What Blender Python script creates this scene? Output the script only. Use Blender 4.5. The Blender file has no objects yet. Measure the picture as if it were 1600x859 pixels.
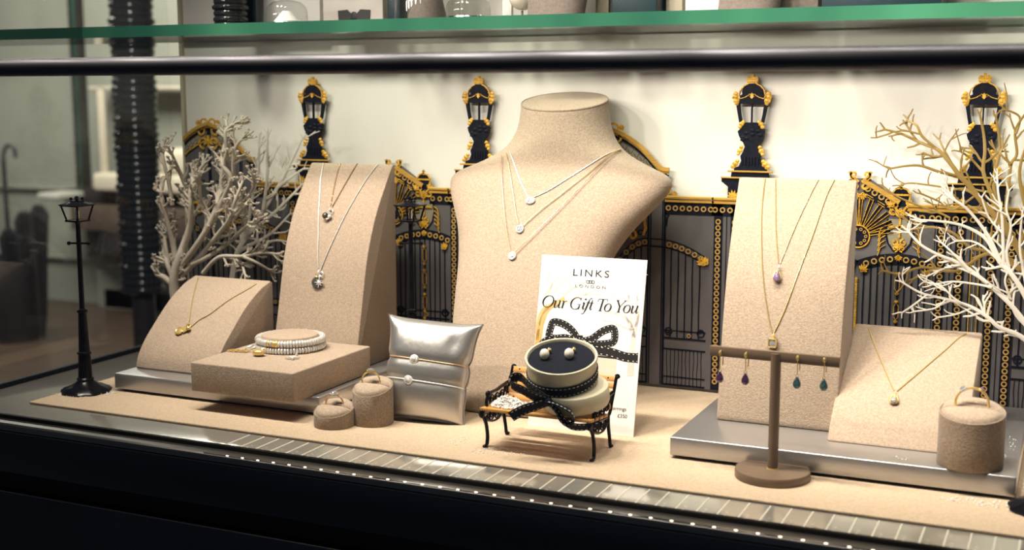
import bpy, bmesh, math, random
from mathutils import Vector as V, Matrix as Mx
from mathutils.bvhtree import BVHTree
R = math.radians
PI = math.pi
rnd = random.Random(7)
scene = bpy.context.scene
COL = scene.collection
LIFT = 0.85                     # the display table stands 0.85 m above the shop floor

# ------------------------------------------------------------------ camera survey (table frame: z = 0 on the mat)
FOC, CAMH = 1950.0, 0.36
PITCH, YAW = math.atan(285 / FOC), R(24.5)
_fh = V((-math.sin(YAW), math.cos(YAW), 0)); _r = V((math.cos(YAW), math.sin(YAW), 0))
_f = _fh * math.cos(PITCH) - V((0, 0, 1)) * math.sin(PITCH)
_u = V((0, 0, 1)) * math.cos(PITCH) + _fh * math.sin(PITCH)
CAM = V((0, 0, CAMH))
def ray(x, y): return (_f + _r * ((x - 800) / FOC) - _u * ((y - 429.5) / FOC)).normalized()
def at_y(x, y, Y): d = ray(x, y); return CAM + d * (Y / d.y)
def at_z(x, y, z=0.0): d = ray(x, y); return CAM + d * ((z - CAMH) / d.z)

# ------------------------------------------------------------------ materials
def mat(name, col, rough=0.5, metal=0.0, col2=None, scale=60.0, bump=0.0, bscale=None, sheen=0.0, spec=0.5, stretch=None, detail=3.0, coat=0.0):
    m = bpy.data.materials.new(name); m.use_nodes = True
    nt = m.node_tree; b = nt.nodes['Principled BSDF']
    b.inputs['Base Color'].default_value = (*col, 1); b.inputs['Roughness'].default_value = rough
    b.inputs['Metallic'].default_value = metal; b.inputs['Specular IOR Level'].default_value = spec
    b.inputs['Coat Weight'].default_value = coat
    if sheen:
        b.inputs['Sheen Weight'].default_value = sheen; b.inputs['Sheen Roughness'].default_value = 0.4
    tc = nt.nodes.new('ShaderNodeTexCoord'); mp = nt.nodes.new('ShaderNodeMapping')
    nt.links.new(tc.outputs['Object'], mp.inputs['Vector'])
    if stretch: mp.inputs['Scale'].default_value = stretch
    if col2:
        n = nt.nodes.new('ShaderNodeTexNoise'); n.inputs['Scale'].default_value = scale; n.inputs['Detail'].default_value = detail
        rp = nt.nodes.new('ShaderNodeValToRGB'); rp.color_ramp.elements[0].position = 0.35; rp.color_ramp.elements[1].position = 0.65
        rp.color_ramp.elements[0].color = (*col, 1); rp.color_ramp.elements[1].color = (*col2, 1)
        nt.links.new(mp.outputs['Vector'], n.inputs['Vector']); nt.links.new(n.outputs['Fac'], rp.inputs['Fac'])
        nt.links.new(rp.outputs['Color'], b.inputs['Base Color'])
    if bump:
        n2 = nt.nodes.new('ShaderNodeTexNoise'); n2.inputs['Scale'].default_value = bscale or scale; n2.inputs['Detail'].default_value = 3
        bp = nt.nodes.new('ShaderNodeBump'); bp.inputs['Strength'].default_value = bump; bp.inputs['Distance'].default_value = 0.001
        nt.links.new(mp.outputs['Vector'], n2.inputs['Vector']); nt.links.new(n2.outputs['Fac'], bp.inputs['Height'])
        nt.links.new(bp.outputs['Normal'], b.inputs['Normal'])
    return m
def emit(name, col, s):
    m = bpy.data.materials.new(name); m.use_nodes = True; b = m.node_tree.nodes['Principled BSDF']
    b.inputs['Base Color'].default_value = (*col, 1); b.inputs['Emission Color'].default_value = (*col, 1); b.inputs['Emission Strength'].default_value = s
    return m
def clear_glass(name, tint=(1, 1, 1), ior=1.45):
    m = bpy.data.materials.new(name); m.use_nodes = True; nt = m.node_tree; nt.nodes.clear()
    o = nt.nodes.new('ShaderNodeOutputMaterial'); mx = nt.nodes.new('ShaderNodeMixShader'); ge = nt.nodes.new('ShaderNodeNewGeometry')
    def mth(op, a, b=None):
        n = nt.nodes.new('ShaderNodeMath'); n.operation = op; nt.links.new(a, n.inputs[0])
        if b is not None: n.inputs[1].default_value = b
        return n.outputs[0]
    dt = nt.nodes.new('ShaderNodeVectorMath'); dt.operation = 'DOT_PRODUCT'; nt.links.new(ge.outputs['Normal'], dt.inputs[0]); nt.links.new(ge.outputs['Incoming'], dt.inputs[1])
    f0 = ((ior - 1) / (ior + 1)) ** 2                       # Schlick reflectance, the same from both faces of the sheet
    iv = nt.nodes.new('ShaderNodeMath'); iv.operation = 'SUBTRACT'; iv.inputs[0].default_value = 1.0; nt.links.new(mth('ABSOLUTE', dt.outputs['Value']), iv.inputs[1])
    fac = mth('ADD', mth('MULTIPLY', mth('POWER', iv.outputs[0], 5.0), 1 - f0), f0)
    t = nt.nodes.new('ShaderNodeBsdfTransparent'); g = nt.nodes.new('ShaderNodeBsdfGlossy')
    t.inputs['Color'].default_value = (*tint, 1); g.inputs['Roughness'].default_value = 0.02

    nt.links.new(fac, mx.inputs[0]); nt.links.new(t.outputs[0], mx.inputs[1]); nt.links.new(g.outputs[0], mx.inputs[2]); nt.links.new(mx.outputs[0], o.inputs[0])
    return m
def gem(name, col, ior=1.8):
    m = bpy.data.materials.new(name); m.use_nodes = True; b = m.node_tree.nodes['Principled BSDF']
    b.inputs['Base Color'].default_value = (*col, 1); b.inputs['Roughness'].default_value = 0.02; b.inputs['IOR'].default_value = ior
    b.inputs['Transmission Weight'].default_value = 0.75
    return m
SU1, SU2 = (0.385, 0.298, 0.225), (0.49, 0.39, 0.30)
M = dict(
    suede=mat('beige_suede', SU1, 0.95, col2=SU2, scale=520, bump=0.5, bscale=700, sheen=0.25, spec=0.1),
    suede_mat=mat('beige_suede_mat', (0.52, 0.40, 0.28), 0.95, col2=(0.63, 0.495, 0.355), scale=450, bump=0.5, bscale=520, sheen=0.2, spec=0.1),
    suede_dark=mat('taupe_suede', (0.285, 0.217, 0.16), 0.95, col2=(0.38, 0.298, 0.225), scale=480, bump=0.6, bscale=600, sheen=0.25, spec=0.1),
    silver_board=mat('brushed_silver_lacquer', (0.47, 0.46, 0.46), 0.28, metal=0.75, col2=(0.52, 0.51, 0.51), scale=40, stretch=(2, 30, 30)),
    gap=mat('black_recess', (0.006, 0.006, 0.006), 0.7),
    wall=mat('warm_white_panel', (0.84, 0.82, 0.77), 0.55, col2=(0.86, 0.84, 0.79), scale=3),
    table=mat('smoked_glass_top', (0.40, 0.385, 0.34), 0.10, metal=0.55, col2=(0.43, 0.415, 0.37), scale=12),
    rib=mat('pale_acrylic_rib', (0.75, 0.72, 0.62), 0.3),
    fascia=mat('black_gloss_fascia', (0.008, 0.011, 0.021), 0.12, col2=(0.012, 0.015, 0.027), scale=6),
    rail=mat('dark_satin_metal', (0.085, 0.085, 0.10), 0.46, metal=0.8, col2=(0.095, 0.095, 0.11), scale=30),
    lip=mat('satin_grey_lip', (0.22, 0.21, 0.20), 0.38, metal=0.8, col2=(0.25, 0.24, 0.22), scale=20),
    chrome=mat('chrome', (0.75, 0.74, 0.72), 0.12, metal=1.0),
    iron=mat('gate_black', (0.005, 0.006, 0.014), 0.5, col2=(0.010, 0.011, 0.020), scale=200, spec=0.12),
    gate_grey=mat('gate_grey_print', (0.110, 0.102, 0.108), 0.6, col2=(0.125, 0.117, 0.122), scale=30, spec=0.1),
    gate_pale=mat('gate_pale_print', (0.24, 0.215, 0.16), 0.6, col2=(0.29, 0.26, 0.19), scale=150),
    gilt=mat('gate_gilt', (0.88, 0.52, 0.075), 0.36, metal=0.2, col2=(0.52, 0.26, 0.025), scale=260, bump=0.6, bscale=500),
    gilt2=mat('gate_gilt_plain', (0.66, 0.39, 0.08), 0.4, metal=0.2, col2=(0.50, 0.28, 0.05), scale=60, stretch=(1, 1, 12)),
    ringgold=mat('gate_ring_gold', (0.60, 0.38, 0.12), 0.4, metal=0.2, col2=(0.50, 0.30, 0.08), scale=100),
    black=mat('black_enamel', (0.004, 0.004, 0.007), 0.20, col2=(0.007, 0.007, 0.010), scale=100, spec=0.12),
    white_tree=mat('ivory_coral', (0.42, 0.375, 0.30), 0.7, col2=(0.54, 0.49, 0.41), scale=60, bump=0.3, bscale=300),
    white_cut=mat('white_painted_branch', (0.60, 0.56, 0.495), 0.6, col2=(0.66, 0.62, 0.555), scale=40),
    gold_cut=mat('gold_painted_branch', (0.26, 0.165, 0.04), 0.5, metal=0.1, col2=(0.30, 0.195, 0.055), scale=40),
    gold=mat('yellow_gold', (0.86, 0.62, 0.22), 0.25, metal=0.6, col2=(0.90, 0.68, 0.28), scale=300),
    rose=mat('rose_gold', (0.78, 0.50, 0.28), 0.2, metal=0.6, col2=(0.82, 0.55, 0.33), scale=300),
    silver=mat('silver', (0.84, 0.83, 0.81), 0.25, metal=0.35, col2=(0.80, 0.79, 0.77), scale=300),
    pave=mat('pave_stones', (0.85, 0.84, 0.82), 0.15, metal=0.7, col2=(0.45, 0.45, 0.46), scale=1500, bump=0.8, bscale=1800),
    pillow=mat('silver_leatherette', (0.54, 0.53, 0.515), 0.36, metal=0.85, col2=(0.57, 0.56, 0.545), scale=400, bump=0.9, bscale=55, stretch=(1, 1, 0.6)),
    card=mat('white_card', (0.86, 0.86, 0.85), 0.45, col2=(0.87, 0.87, 0.86), scale=20),
    ink=mat('black_ink', (0.012, 0.011, 0.012), 0.5),
    ink_gold=mat('printed_gold', (0.66, 0.40, 0.11), 0.45, col2=(0.78, 0.56, 0.26), scale=40),
    ink_pale=mat('printed_pale_gold', (0.80, 0.70, 0.52), 0.45, col2=(0.82, 0.74, 0.60), scale=40),
    ink_grey=mat('printed_pale_taupe', (0.66, 0.61, 0.57), 0.45, col2=(0.72, 0.68, 0.65), scale=40),
    ink_cream=mat('printed_cream', (0.70, 0.64, 0.53), 0.45, col2=(0.74, 0.68, 0.58), scale=20),
    ivory=mat('ivory_box_paper', (0.62, 0.58, 0.42), 0.5, col2=(0.66, 0.62, 0.46), scale=120, bump=0.1, bscale=800),
    navy=mat('navy_satin_insert', (0.006, 0.008, 0.014), 0.8, col2=(0.010, 0.012, 0.020), scale=500, spec=0.1),
    ribbon=mat('black_grosgrain', (0.008, 0.009, 0.016), 0.6, col2=(0.016, 0.017, 0.026), scale=400, spec=0.12),
    stitch=mat('white_stitch', (0.80, 0.78, 0.70), 0.7),
    pearl=mat('pearl', (0.78, 0.72, 0.62), 0.22, col2=(0.82, 0.77, 0.68), scale=50, coat=0.5),
    wood=mat('honey_wood', (0.50, 0.24, 0.055), 0.42, col2=(0.64, 0.34, 0.10), scale=25, stretch=(2, 40, 40)),
    snow=mat('snow', (0.86, 0.85, 0.83), 0.7, col2=(0.90, 0.89, 0.88), scale=500),
    taupe=mat('taupe_lacquer', (0.155, 0.105, 0.068), 0.42, col2=(0.17, 0.118, 0.078), scale=60),
    clear=gem('clear_stone', (0.93, 0.93, 0.95)), lilac=gem('lilac_stone', (0.62, 0.42, 0.80)),
    plum=gem('plum_stone', (0.10, 0.04, 0.13)), teal=gem('teal_stone', (0.06, 0.14, 0.17)),
    dark_disc=mat('black_onyx', (0.05, 0.052, 0.045), 0.25, col2=(0.08, 0.08, 0.07), scale=200),
    glass=clear_glass('pane_glass'), shelfglass=clear_glass('shelf_glass', (0.93, 0.98, 0.95)),
    dome=clear_glass('cloche_glass', (0.90, 0.91, 0.90), 1.5),
    edge=mat('green_glass_edge', (0.005, 0.042, 0.034), 0.08, col2=(0.055, 0.22, 0.125), scale=3.2, stretch=(1, 0.1, 0.1), coat=0.6),  # lighter stretches in the colour imitate reflections along the edge
    led=emit('led_white', (1.0, 0.88, 0.68), 3.0),
    intwall=mat('sage_grey_wall', (0.27, 0.28, 0.235), 0.8, col2=(0.29, 0.30, 0.255), scale=3),
    inttrim=mat('pale_painted_trim', (0.42, 0.42, 0.37), 0.6, col2=(0.45, 0.45, 0.40), scale=4),
    floor=mat('dark_wood_floor', (0.045, 0.030, 0.022), 0.35, col2=(0.07, 0.045, 0.032), scale=6, stretch=(1, 9, 1)),
    intdark=mat('dark_stained_wood', (0.022, 0.019, 0.020), 0.4, col2=(0.032, 0.027, 0.026), scale=12),
    intbrown=mat('brown_drawer_front', (0.085, 0.062, 0.048), 0.4, col2=(0.105, 0.078, 0.06), scale=9),
    linen=mat('cream_display_linen', (0.60, 0.54, 0.42), 0.8, col2=(0.64, 0.58, 0.46), scale=20),
    blackring=mat('glossy_black_ring', (0.016, 0.019, 0.022), 0.12, col2=(0.022, 0.025, 0.028), scale=30),
    umbrella=mat('black_umbrella_cloth', (0.010, 0.010, 0.014), 0.6, col2=(0.018, 0.018, 0.024), scale=30),
    blue=mat('blue_panel', (0.03, 0.16, 0.50), 0.4, col2=(0.04, 0.18, 0.54), scale=10),
    tealbox=mat('dark_teal_box', (0.010, 0.030, 0.042), 0.35, col2=(0.014, 0.038, 0.05), scale=20),
    greybrown=mat('grey_brown_suede', (0.20, 0.165, 0.145), 0.9, col2=(0.25, 0.21, 0.185), scale=300, sheen=0.2),
)

# ------------------------------------------------------------------ mesh builder
class MB:
    def __init__(s): s.bm = bmesh.new()
    def _x(s, vs, m):
        if m is not None:
            for v in vs: v.co = m @ v.co
        return vs
    def box(s, lo, hi, bev=0.0, seg=2, m=None):
        r = bmesh.ops.create_cube(s.bm, size=1.0); vs = r['verts']
        for v in vs: v.co = V([lo[i] + (v.co[i] + 0.5) * (hi[i] - lo[i]) for i in range(3)])
        if bev:
            es = list({e for v in vs for e in v.link_edges})
            g = bmesh.ops.bevel(s.bm, geom=es, offset=bev, segments=seg, profile=0.5, affect='EDGES')
            fs = set(g['faces']); vs = list({v for f in fs for v in f.verts} | {v for v in vs if v.is_valid})
        return s._x(vs, m)
    def tube(s, pts, rad, seg=8, closed=False, m=None, flat=None):
        pts = [V(p) for p in pts]; n = len(pts)
        rs = rad if isinstance(rad, (list, tuple)) else [rad] * n
        T = []
        for i in range(n):
            a = pts[(i - 1) % n] if (closed or i > 0) else pts[i]; b = pts[(i + 1) % n] if (closed or i < n - 1) else pts[i]
            t = (b - a); T.append(t.normalized() if t.length > 1e-9 else V((0, 0, 1)))
        up = V((0, 1, 0)) if abs(T[0].y) < 0.9 else V((1, 0, 0))
        N = (up - T[0] * up.dot(T[0])).normalized(); rings = []; vs = []
        for i in range(n):
            N = N - T[i] * N.dot(T[i]); N = N.normalized() if N.length > 1e-6 else V((0, 1, 0)); B = T[i].cross(N)
            fN = flat if flat else 1.0
            ring = [s.bm.verts.new(pts[i] + N * (math.cos(2 * PI * k / seg) * rs[i] * fN) + B * (math.sin(2 * PI * k / seg) * rs[i])) for k in range(seg)]
            rings.append(ring); vs += ring
        for i in range(n if closed else n - 1):
            a, b = rings[i], rings[(i + 1) % n]
            for k in range(seg): s.bm.faces.new((a[k], a[(k + 1) % seg], b[(k + 1) % seg], b[k]))
        if not closed:
            s.bm.faces.new(rings[0][::-1]); s.bm.faces.new(rings[-1])
        return s._x(vs, m)
    def lathe(s, prof, seg=24, m=None, cap=True):
        rings = []; vs = []
        for r, z in prof:
            ring = [s.bm.verts.new((max(r, 1e-5) * math.cos(2 * PI * k / seg), max(r, 1e-5) * math.sin(2 * PI * k / seg), z)) for k in range(seg)]
            rings.append(ring); vs += ring
        for a, b in zip(rings, rings[1:]):
            for k in range(seg): s.bm.faces.new((a[k], a[(k + 1) % seg], b[(k + 1) % seg], b[k]))
        if cap:
            s.bm.faces.new(rings[0][::-1]); s.bm.faces.new(rings[-1])
        return s._x(vs, m)
    def ball(s, c, r, seg=10, sc=(1, 1, 1), m=None):
        g = bmesh.ops.create_uvsphere(s.bm, u_segments=seg, v_segments=max(5, seg * 2 // 3), radius=1.0); vs = g['verts']
        rr = r if isinstance(r, (tuple, list)) else (r * sc[0], r * sc[1], r * sc[2])
        for v in vs: v.co = V((v.co.x * rr[0], v.co.y * rr[1], v.co.z * rr[2])) + V(c)
        return s._x(vs, m)
    def blob(s, c, r, sub=1, m=None):
        g = bmesh.ops.create_icosphere(s.bm, subdivisions=sub, radius=1.0); vs = g['verts']
        rr = r if isinstance(r, (tuple, list)) else (r, r, r)
        for v in vs: v.co = V((v.co.x * rr[0], v.co.y * rr[1], v.co.z * rr[2])) + V(c)
        return s._x(vs, m)
    def prism(s, poly, d0, d1, axis='y', m=None):
        """poly: 2-D outline; extruded from d0 to d1 along axis (y: poly is x,z; x: poly is y,z; z: poly is x,y)"""
        P = {'y': lambda p, d: (p[0], d, p[1]), 'x': lambda p, d: (d, p[0], p[1]), 'z': lambda p, d: (p[0], p[1], d)}[axis]
        a = [s.bm.verts.new(P(p, d0)) for p in poly]; b = [s.bm.verts.new(P(p, d1)) for p in poly]; n = len(poly)
        s.bm.faces.new(a); s.bm.faces.new(b[::-1])
        for i in range(n): s.bm.faces.new((a[i], b[i], b[(i + 1) % n], a[(i + 1) % n]))
        return s._x(a + b, m)
    def ringplate(s, c, r0, r1, y0, y1, seg=14):
        """flat ring standing in the x-z plane"""
        def rg(r, y): return [s.bm.verts.new((c[0] + r * math.cos(2 * PI * k / seg), y, c[1] + r * math.sin(2 * PI * k / seg))) for k in range(seg)]
        a, b, c2, d = rg(r0, y0), rg(r1, y0), rg(r1, y1), rg(r0, y1)
        for k in range(seg):
            q = (k + 1) % seg
            s.bm.faces.new((a[k], b[k], b[q], a[q])); s.bm.faces.new((b[k], c2[k], c2[q], b[q])); s.bm.faces.new((d[k], a[k], a[q], d[q]))
    def strip(s, pts, ws, y0, y1):
        """flat band along a polyline in the x-z plane, widths ws"""
        n = len(pts); ws = ws if isinstance(ws, (list, tuple)) else [ws] * n
        L, Rr = [], []
        for i in range(n):
            a = V(pts[max(0, i - 1)]); b = V(pts[min(n - 1, i + 1)]); t = (b - a); t = t.normalized() if t.length > 1e-9 else V((1, 0))
            nn = V((-t.y, t.x)) * ws[i] * 0.5; p = V(pts[i]); L.append(p + nn); Rr.append(p - nn)
        for i in range(n - 1):
            q = [L[i], L[i + 1], Rr[i + 1], Rr[i]]
            a = [s.bm.verts.new((p.x, y0, p.y)) for p in q]; b = [s.bm.verts.new((p.x, y1, p.y)) for p in q]
            s.bm.faces.new(a); s.bm.faces.new(b[::-1])
            for k in range(4): s.bm.faces.new((a[k], b[k], b[(k + 1) % 4], a[(k + 1) % 4]))
    def build(s, name, m, parent=None, off=None, smooth=35):
        bm = s.bm
        if off is not None:
            for v in bm.verts: v.co -= V(off)
        bmesh.ops.recalc_face_normals(bm, faces=bm.faces)
        me = bpy.data.meshes.new(name); bm.to_mesh(me); bm.free()
        for mm in (m if isinstance(m, (list, tuple)) else [m]): me.materials.append(mm)
        if smooth:
            me.polygons.foreach_set('use_smooth', [True] * len(me.polygons)); me.set_sharp_from_angle(angle=R(smooth))
        o = bpy.data.objects.new(name, me); COL.objects.link(o)
        if parent is not None: o.parent = parent
        return o
def tag(o, label=None, cat=None, group=None, kind=None):
    if label: o['label'] = label
    if cat: o['category'] = cat
    if group: o['group'] = group
    if kind: o['kind'] = kind
    return o
def thing(name, label, cat, loc=(0, 0, 0), rz=0.0, group=None):
    o = bpy.data.objects.new(name, None); COL.objects.link(o); o.location = loc; o.rotation_euler = (0, 0, rz); o.empty_display_size = 0.02
    return tag(o, label, cat, group)
def solo(mb, name, m, loc, label, cat, group=None, kind=None, smooth=35):
    """one-mesh thing whose geometry was built in table coordinates"""
    o = mb.build(name, m, None, loc, smooth); o.location = loc
    return tag(o, label, cat, group, kind)
def struct(name, mb, m, parent=None):
    o = mb.build(name, m, parent)
    if parent is None: o['kind'] = 'structure'
    return o
def copy_tree(o, parent=None):
    c = o.copy(); COL.objects.link(c)
    if parent is not None: c.parent = parent
    for ch in [x for x in bpy.data.objects if x.parent == o]: copy_tree(ch, c)
    return c
def smoothpath(pts, n=6, closed=False):
    """Catmull-Rom through the points"""
    P = [V(p) for p in pts]; out = []; N = len(P)
    for i in range(N if closed else N - 1):
        if closed: p0, p1, p2, p3 = P[(i - 1) % N], P[i], P[(i + 1) % N], P[(i + 2) % N]
        else: p0, p1, p2, p3 = P[max(0, i - 1)], P[i], P[i + 1], P[min(N - 1, i + 2)]
        for k in range(n):
            t = k / n; out.append(0.5 * ((2 * p1) + (p2 - p0) * t + (2 * p0 - 5 * p1 + 4 * p2 - p3) * t * t + (3 * p1 - p0 - 3 * p2 + p3) * t ** 3))
    if not closed: out.append(P[-1])
    return out
def resample(pts, step):
    pts = [V(p) for p in pts]; out = [pts[0].copy()]; need = step
    for a, b in zip(pts, pts[1:]):
        L = (b - a).length; d = need
        while d <= L:
            out.append(a.lerp(b, d / L)); d += step
        need = d - L
    return out

# ------------------------------------------------------------------ the setting
b = MB(); b.box((-7, 0.97, -0.87), (0.6, 6.0, -0.85)); struct('floor', b, M['floor'])
b = MB(); b.box((-1.18, 1.455, -0.003), (0.30, 1.467, 0.95)); struct('wall_back', b, M['wall'])
b = MB(); b.box((-1.1835, 1.449, -0.003), (-1.178, 1.468, 0.95), 0.001); struct('trim_1', b, M['linen'])
# sage wall of the shop behind
b = MB(); b.box((-7, 5.5, -0.85), (0.6, 5.6, 2.0)); struct('wall_far', b, M['intwall'])
b = MB()
for x0, x1 in ((-7.0, -5.05), (-4.98, -4.20), (-4.14, -3.0)):
    za, zb = -0.60, -0.18
    for q in (((x0, za), (x1, za + 0.02)), ((x0, zb - 0.02), (x1, zb)), ((x0, za), (x0 + 0.02, zb)), ((x1 - 0.02, za), (x1, zb))):
        b.box((q[0][0], 5.47, q[0][1]), (q[1][0], 5.5, q[1][1]), 0.005)
struct('trim_2', b, M['intwall'])
b = MB(); b.prism([(5.40, -0.85), (5.5, -0.85), (5.5, -0.66), (5.47, -0.68), (5.44, -0.72), (5.40, -0.74)], -5.0, -3.0, 'x'); struct('baseboard_far', b, M['inttrim'])

# display case: top plate, ledge, fascia
b = MB(); b.box((-1.212, 1.016, -0.012), (0.30, 1.47, -0.003), 0.001); CO_ = V((-0.45, 1.24, -0.85)); top = thing('display_counter', 'dark glossy display counter carrying the beige mat, black gloss drawer fronts below', 'counter', CO_); CC = CO_; b.build('glass_top', M['table'], top, CC)
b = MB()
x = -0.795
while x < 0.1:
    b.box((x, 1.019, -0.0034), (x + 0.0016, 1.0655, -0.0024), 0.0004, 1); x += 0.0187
o = b.build('rib', M['rib'], top, CC); o['label'] = 'pale light ribs across the front ledge'  # pale raised strips stand in for the LEDs' light streaks on the ledge
b = MB(); b.box((-1.212, 1.0105, -0.010), (0.30, 1.0155, 0.0005), 0.0006); b.build('pane_seal', M['gap'], top, CC)
b = MB(); b.box((-1.209, 1.02, -0.006), (-1.200, 1.455, 0.0035), 0.0015); b.build('side_channel', M['iron'], top, CC)
b = MB(); b.prism([(0.996, -0.004), (1.0105, -0.004), (1.0105, -0.012), (0.9945, -0.012), (0.9935, -0.008), (0.994, -0.0055)], -1.212, 0.30, 'x'); b.build('front_lip', M['lip'], top, CC)
b = MB(); b.box((-1.212, 1.03, -0.85), (0.30, 1.47, -0.0125)); case = top; b.build('body', M['gap'], top, CC)
for z0, z1 in ((-0.0615, -0.0135), (-0.46, -0.0835)):
    b = MB(); b.box((-1.212, 0.997, z0), (0.30, 1.03, z1), 0.0015); dr = b.build('drawer', M['fascia'], case, CC); b = MB(); b.box((-1.212, 0.9962, z1 - 0.0016), (0.30, 0.9972, z1 - 0.0002), 0.0003, 1); b.build('edge_trim', M['lip'], dr, CC)  # thin strip added as a highlight line on each drawer's top edge
b = MB(); b.box((-1.212, 1.006, -0.0832), (0.30, 1.03, -0.0618)); b.build('recess', M['gap'], case, CC)
led = thing('led_strip', 'row of tiny warm white lights along the front lip of the ledge', 'lights', (-0.35, 0.995, -0.0055))
b = MB(); b.box((-0.80, 0.9945, -0.0062), (0.12, 0.9965, -0.0040)); b.build('strip_base', M['chrome'], led, led.location)
b = MB(); b.box((-0.0015, -0.0008, -0.0004), (0.0015, 0.0008, 0.0005), 0.0004, 1); l0 = b.build('led', M['led'], led); l0.location = (-0.42, -0.0008, 0.0016)
for i in range(1, 44):
    c = l0.copy(); COL.objects.link(c); c.location = (-0.42 + 0.0187 * i, -0.0008, 0.0016)
# mat
b = MB()
vs = b.box((-1.112, 1.068, -0.0029), (0.28, 1.446, 0.0), 0.0012)
solo(b, 'display_mat', M['suede_mat'], (-0.4, 1.26, -0.003), 'long beige suede mat covering the display table', 'mat')
# panes, shelf and rail
b = MB(); b.box((-1.205, 1.011, 0.0), (0.30, 1.015, 0.95)); struct('window_1', b, M['glass'])
b = MB(); b.box((-1.206, 1.016, 0.0035), (-1.202, 1.452, 0.95)); struct('window_2', b, M['glass'])
b = MB(); b.box((-1.60, 1.28, 0.4305), (0.30, 1.4485, 0.4445)); sh = b.build('glass_shelf', [M['shelfglass'], M['edge']], None, (-0.6, 1.36, 0.4305), 0)
for p in sh.data.polygons:
    if abs(p.normal.z) < 0.5: p.material_index = 1
sh.location = (-0.6, 1.36, 0.4305); tag(sh, 'thick clear glass shelf with green edge above the display', 'shelf')
b = MB(); b.tube([(-1.7, 0.985, 0.3858), (0.30, 0.985, 0.3858)], 0.0092, 24); solo(b, 'front_rail', M['rail'], (-0.7, 0.985, 0.3858), 'long dark satin metal rail running across the front glass', 'rail')

# ------------------------------------------------------------------ printed gate backdrop (flat cut-out standing before the back wall)
GY = 1.447
GB = thing('gate_backdrop', 'black and gilt ornate park gate cutout standing along the white back panel', 'backdrop', (-0.53, GY, 0.0))
OFF = GB.location.copy()
gate_board, iron, gilt, rail_g, rings, pale = MB(), MB(), MB(), MB(), MB(), MB()
YB0, YB1 = GY, GY + 0.003        # backing
def P2(c, pts, flip=1): return [(c + flip * x, z) for x, z in pts]
def board(poly): gate_board.prism(poly, YB0, YB1)
def ir(pts, w): iron.strip(pts, w, GY - 0.0008, GY)
def irp(poly): iron.prism(poly, GY - 0.0008, GY)
def gd(pts, w): gilt.strip(pts, w, GY - 0.0022, GY - 0.0008)
def ring(x, z, r=0.0031): rings.ringplate((x, z), r * 0.55, r, GY - 0.0018, GY - 0.0008, 12)
def scroll(mb, c, r0, a0, turns, sgn=1, w=0.0012, y0=GY - 0.0022, y1=GY - 0.0008, n=18):
    pts = []
    for k in range(n + 1):
        t = k / n; r = r0 * (1 - 0.78 * t); a = a0 + sgn * turns * 2 * PI * t
        pts.append((c[0] + r * math.cos(a), c[1] + r * math.sin(a)))
    mb.strip(pts, w, y0, y1)
def leafy(mb, x, z, s, sx=1, rot=0.0):
    """acanthus tuft: a fan of pointed leaves"""
    for k, a in enumerate((-70, -42, -14, 14, 42, 70)):
        L = s * (1.0 - 0.10 * abs(k - 2.5)); an = R(90 + a) + rot; dx, dz = math.cos(an) * sx, math.sin(an); px_, pz = -dz, dx
        w = s * 0.17
        mb.prism([(x, z), (x + dx * L * .5 + px_ * w, z + dz * L * .5 + pz * w), (x + dx * L, z + dz * L), (x + dx * L * .5 - px_ * w, z + dz * L * .5 - pz * w)], GY - 0.0024 - 0.0001 * k, GY - 0.0008)
    mb.ringplate((x, z), s * 0.10, s * 0.26, GY - 0.0032, GY - 0.0008, 8)
def arcpts(x0, x1, zf, n=14): return [(x0 + (x1 - x0) * k / n, zf(x0 + (x1 - x0) * k / n)) for k in range(n + 1)]

def top_rail(x0, x1):
    rail_g.box((x0, GY - 0.0040, 0.2335), (x1, GY, 0.2372), 0.0008, 1); rail_g.box((x0, GY - 0.0026, 0.2292), (x1, GY, 0.2332), 0.0006, 1)
    irp([(x0, 0.2292), (x1, 0.2292), (x1, 0.2150), (x0, 0.2150)])
    n = max(1, int((x1 - x0) / 0.0084)); d = (x1 - x0) / n
    for k in range(n): ring(x0 + d * (k + .5), 0.2222, 0.0034)
def pillar(c):
    board([(c - 0.043, 0.003), (c + 0.043, 0.003), (c + 0.043, 0.235), (c - 0.043, 0.235)])
    for s in (-1, 1):
        for off in (0.0165, 0.0365):
            x = c + s * off; irp([(x - 0.0052, 0.003), (x + 0.0052, 0.003), (x + 0.0052, 0.2292), (x - 0.0052, 0.2292)])
            z = 0.208
            while z > 0.008: ring(x, z, 0.0033); z -= 0.0072
        ir([(c + s * 0.0265, 0.003), (c + s * 0.0265, 0.215)], 0.0008)
    for k, x in enumerate((-0.0042, 0.0, 0.0042)):
        (gilt if k != 1 else pale).strip([(c + x, 0.006), (c + x, 0.212)], 0.0009, GY - 0.0016, GY - 0.0004)
    ir([(c - 0.006, 0.003), (c - 0.006, 0.215)], 0.0008); ir([(c + 0.006, 0.003), (c + 0.006, 0.215)], 0.0008)
    top_rail(c - 0.045, c + 0.045)
    # stepped plinth of the lamp
    irp([(c - 0.026, 0.2372), (c + 0.026, 0.2372), (c + 0.026, 0.2500), (c + 0.034, 0.2560), (c + 0.034, 0.2600), (c + 0.023, 0.2600), (c + 0.022, 0.2680), (c - 0.022, 0.2680), (c - 0.023, 0.2600), (c - 0.034, 0.2600), (c - 0.034, 0.2560), (c - 0.026, 0.2500)])
    for z, h, w in ((0.2600, 0.0018, 0.0345), (0.2675, 0.0020, 0.0265)): rail_g.box((c - w, GY - 0.0036, z), (c + w, GY, z + h), 0.0004, 1)
    for s in (-1, 1): leafy(gilt, c + s * 0.019, 0.2375, 0.010)
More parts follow.
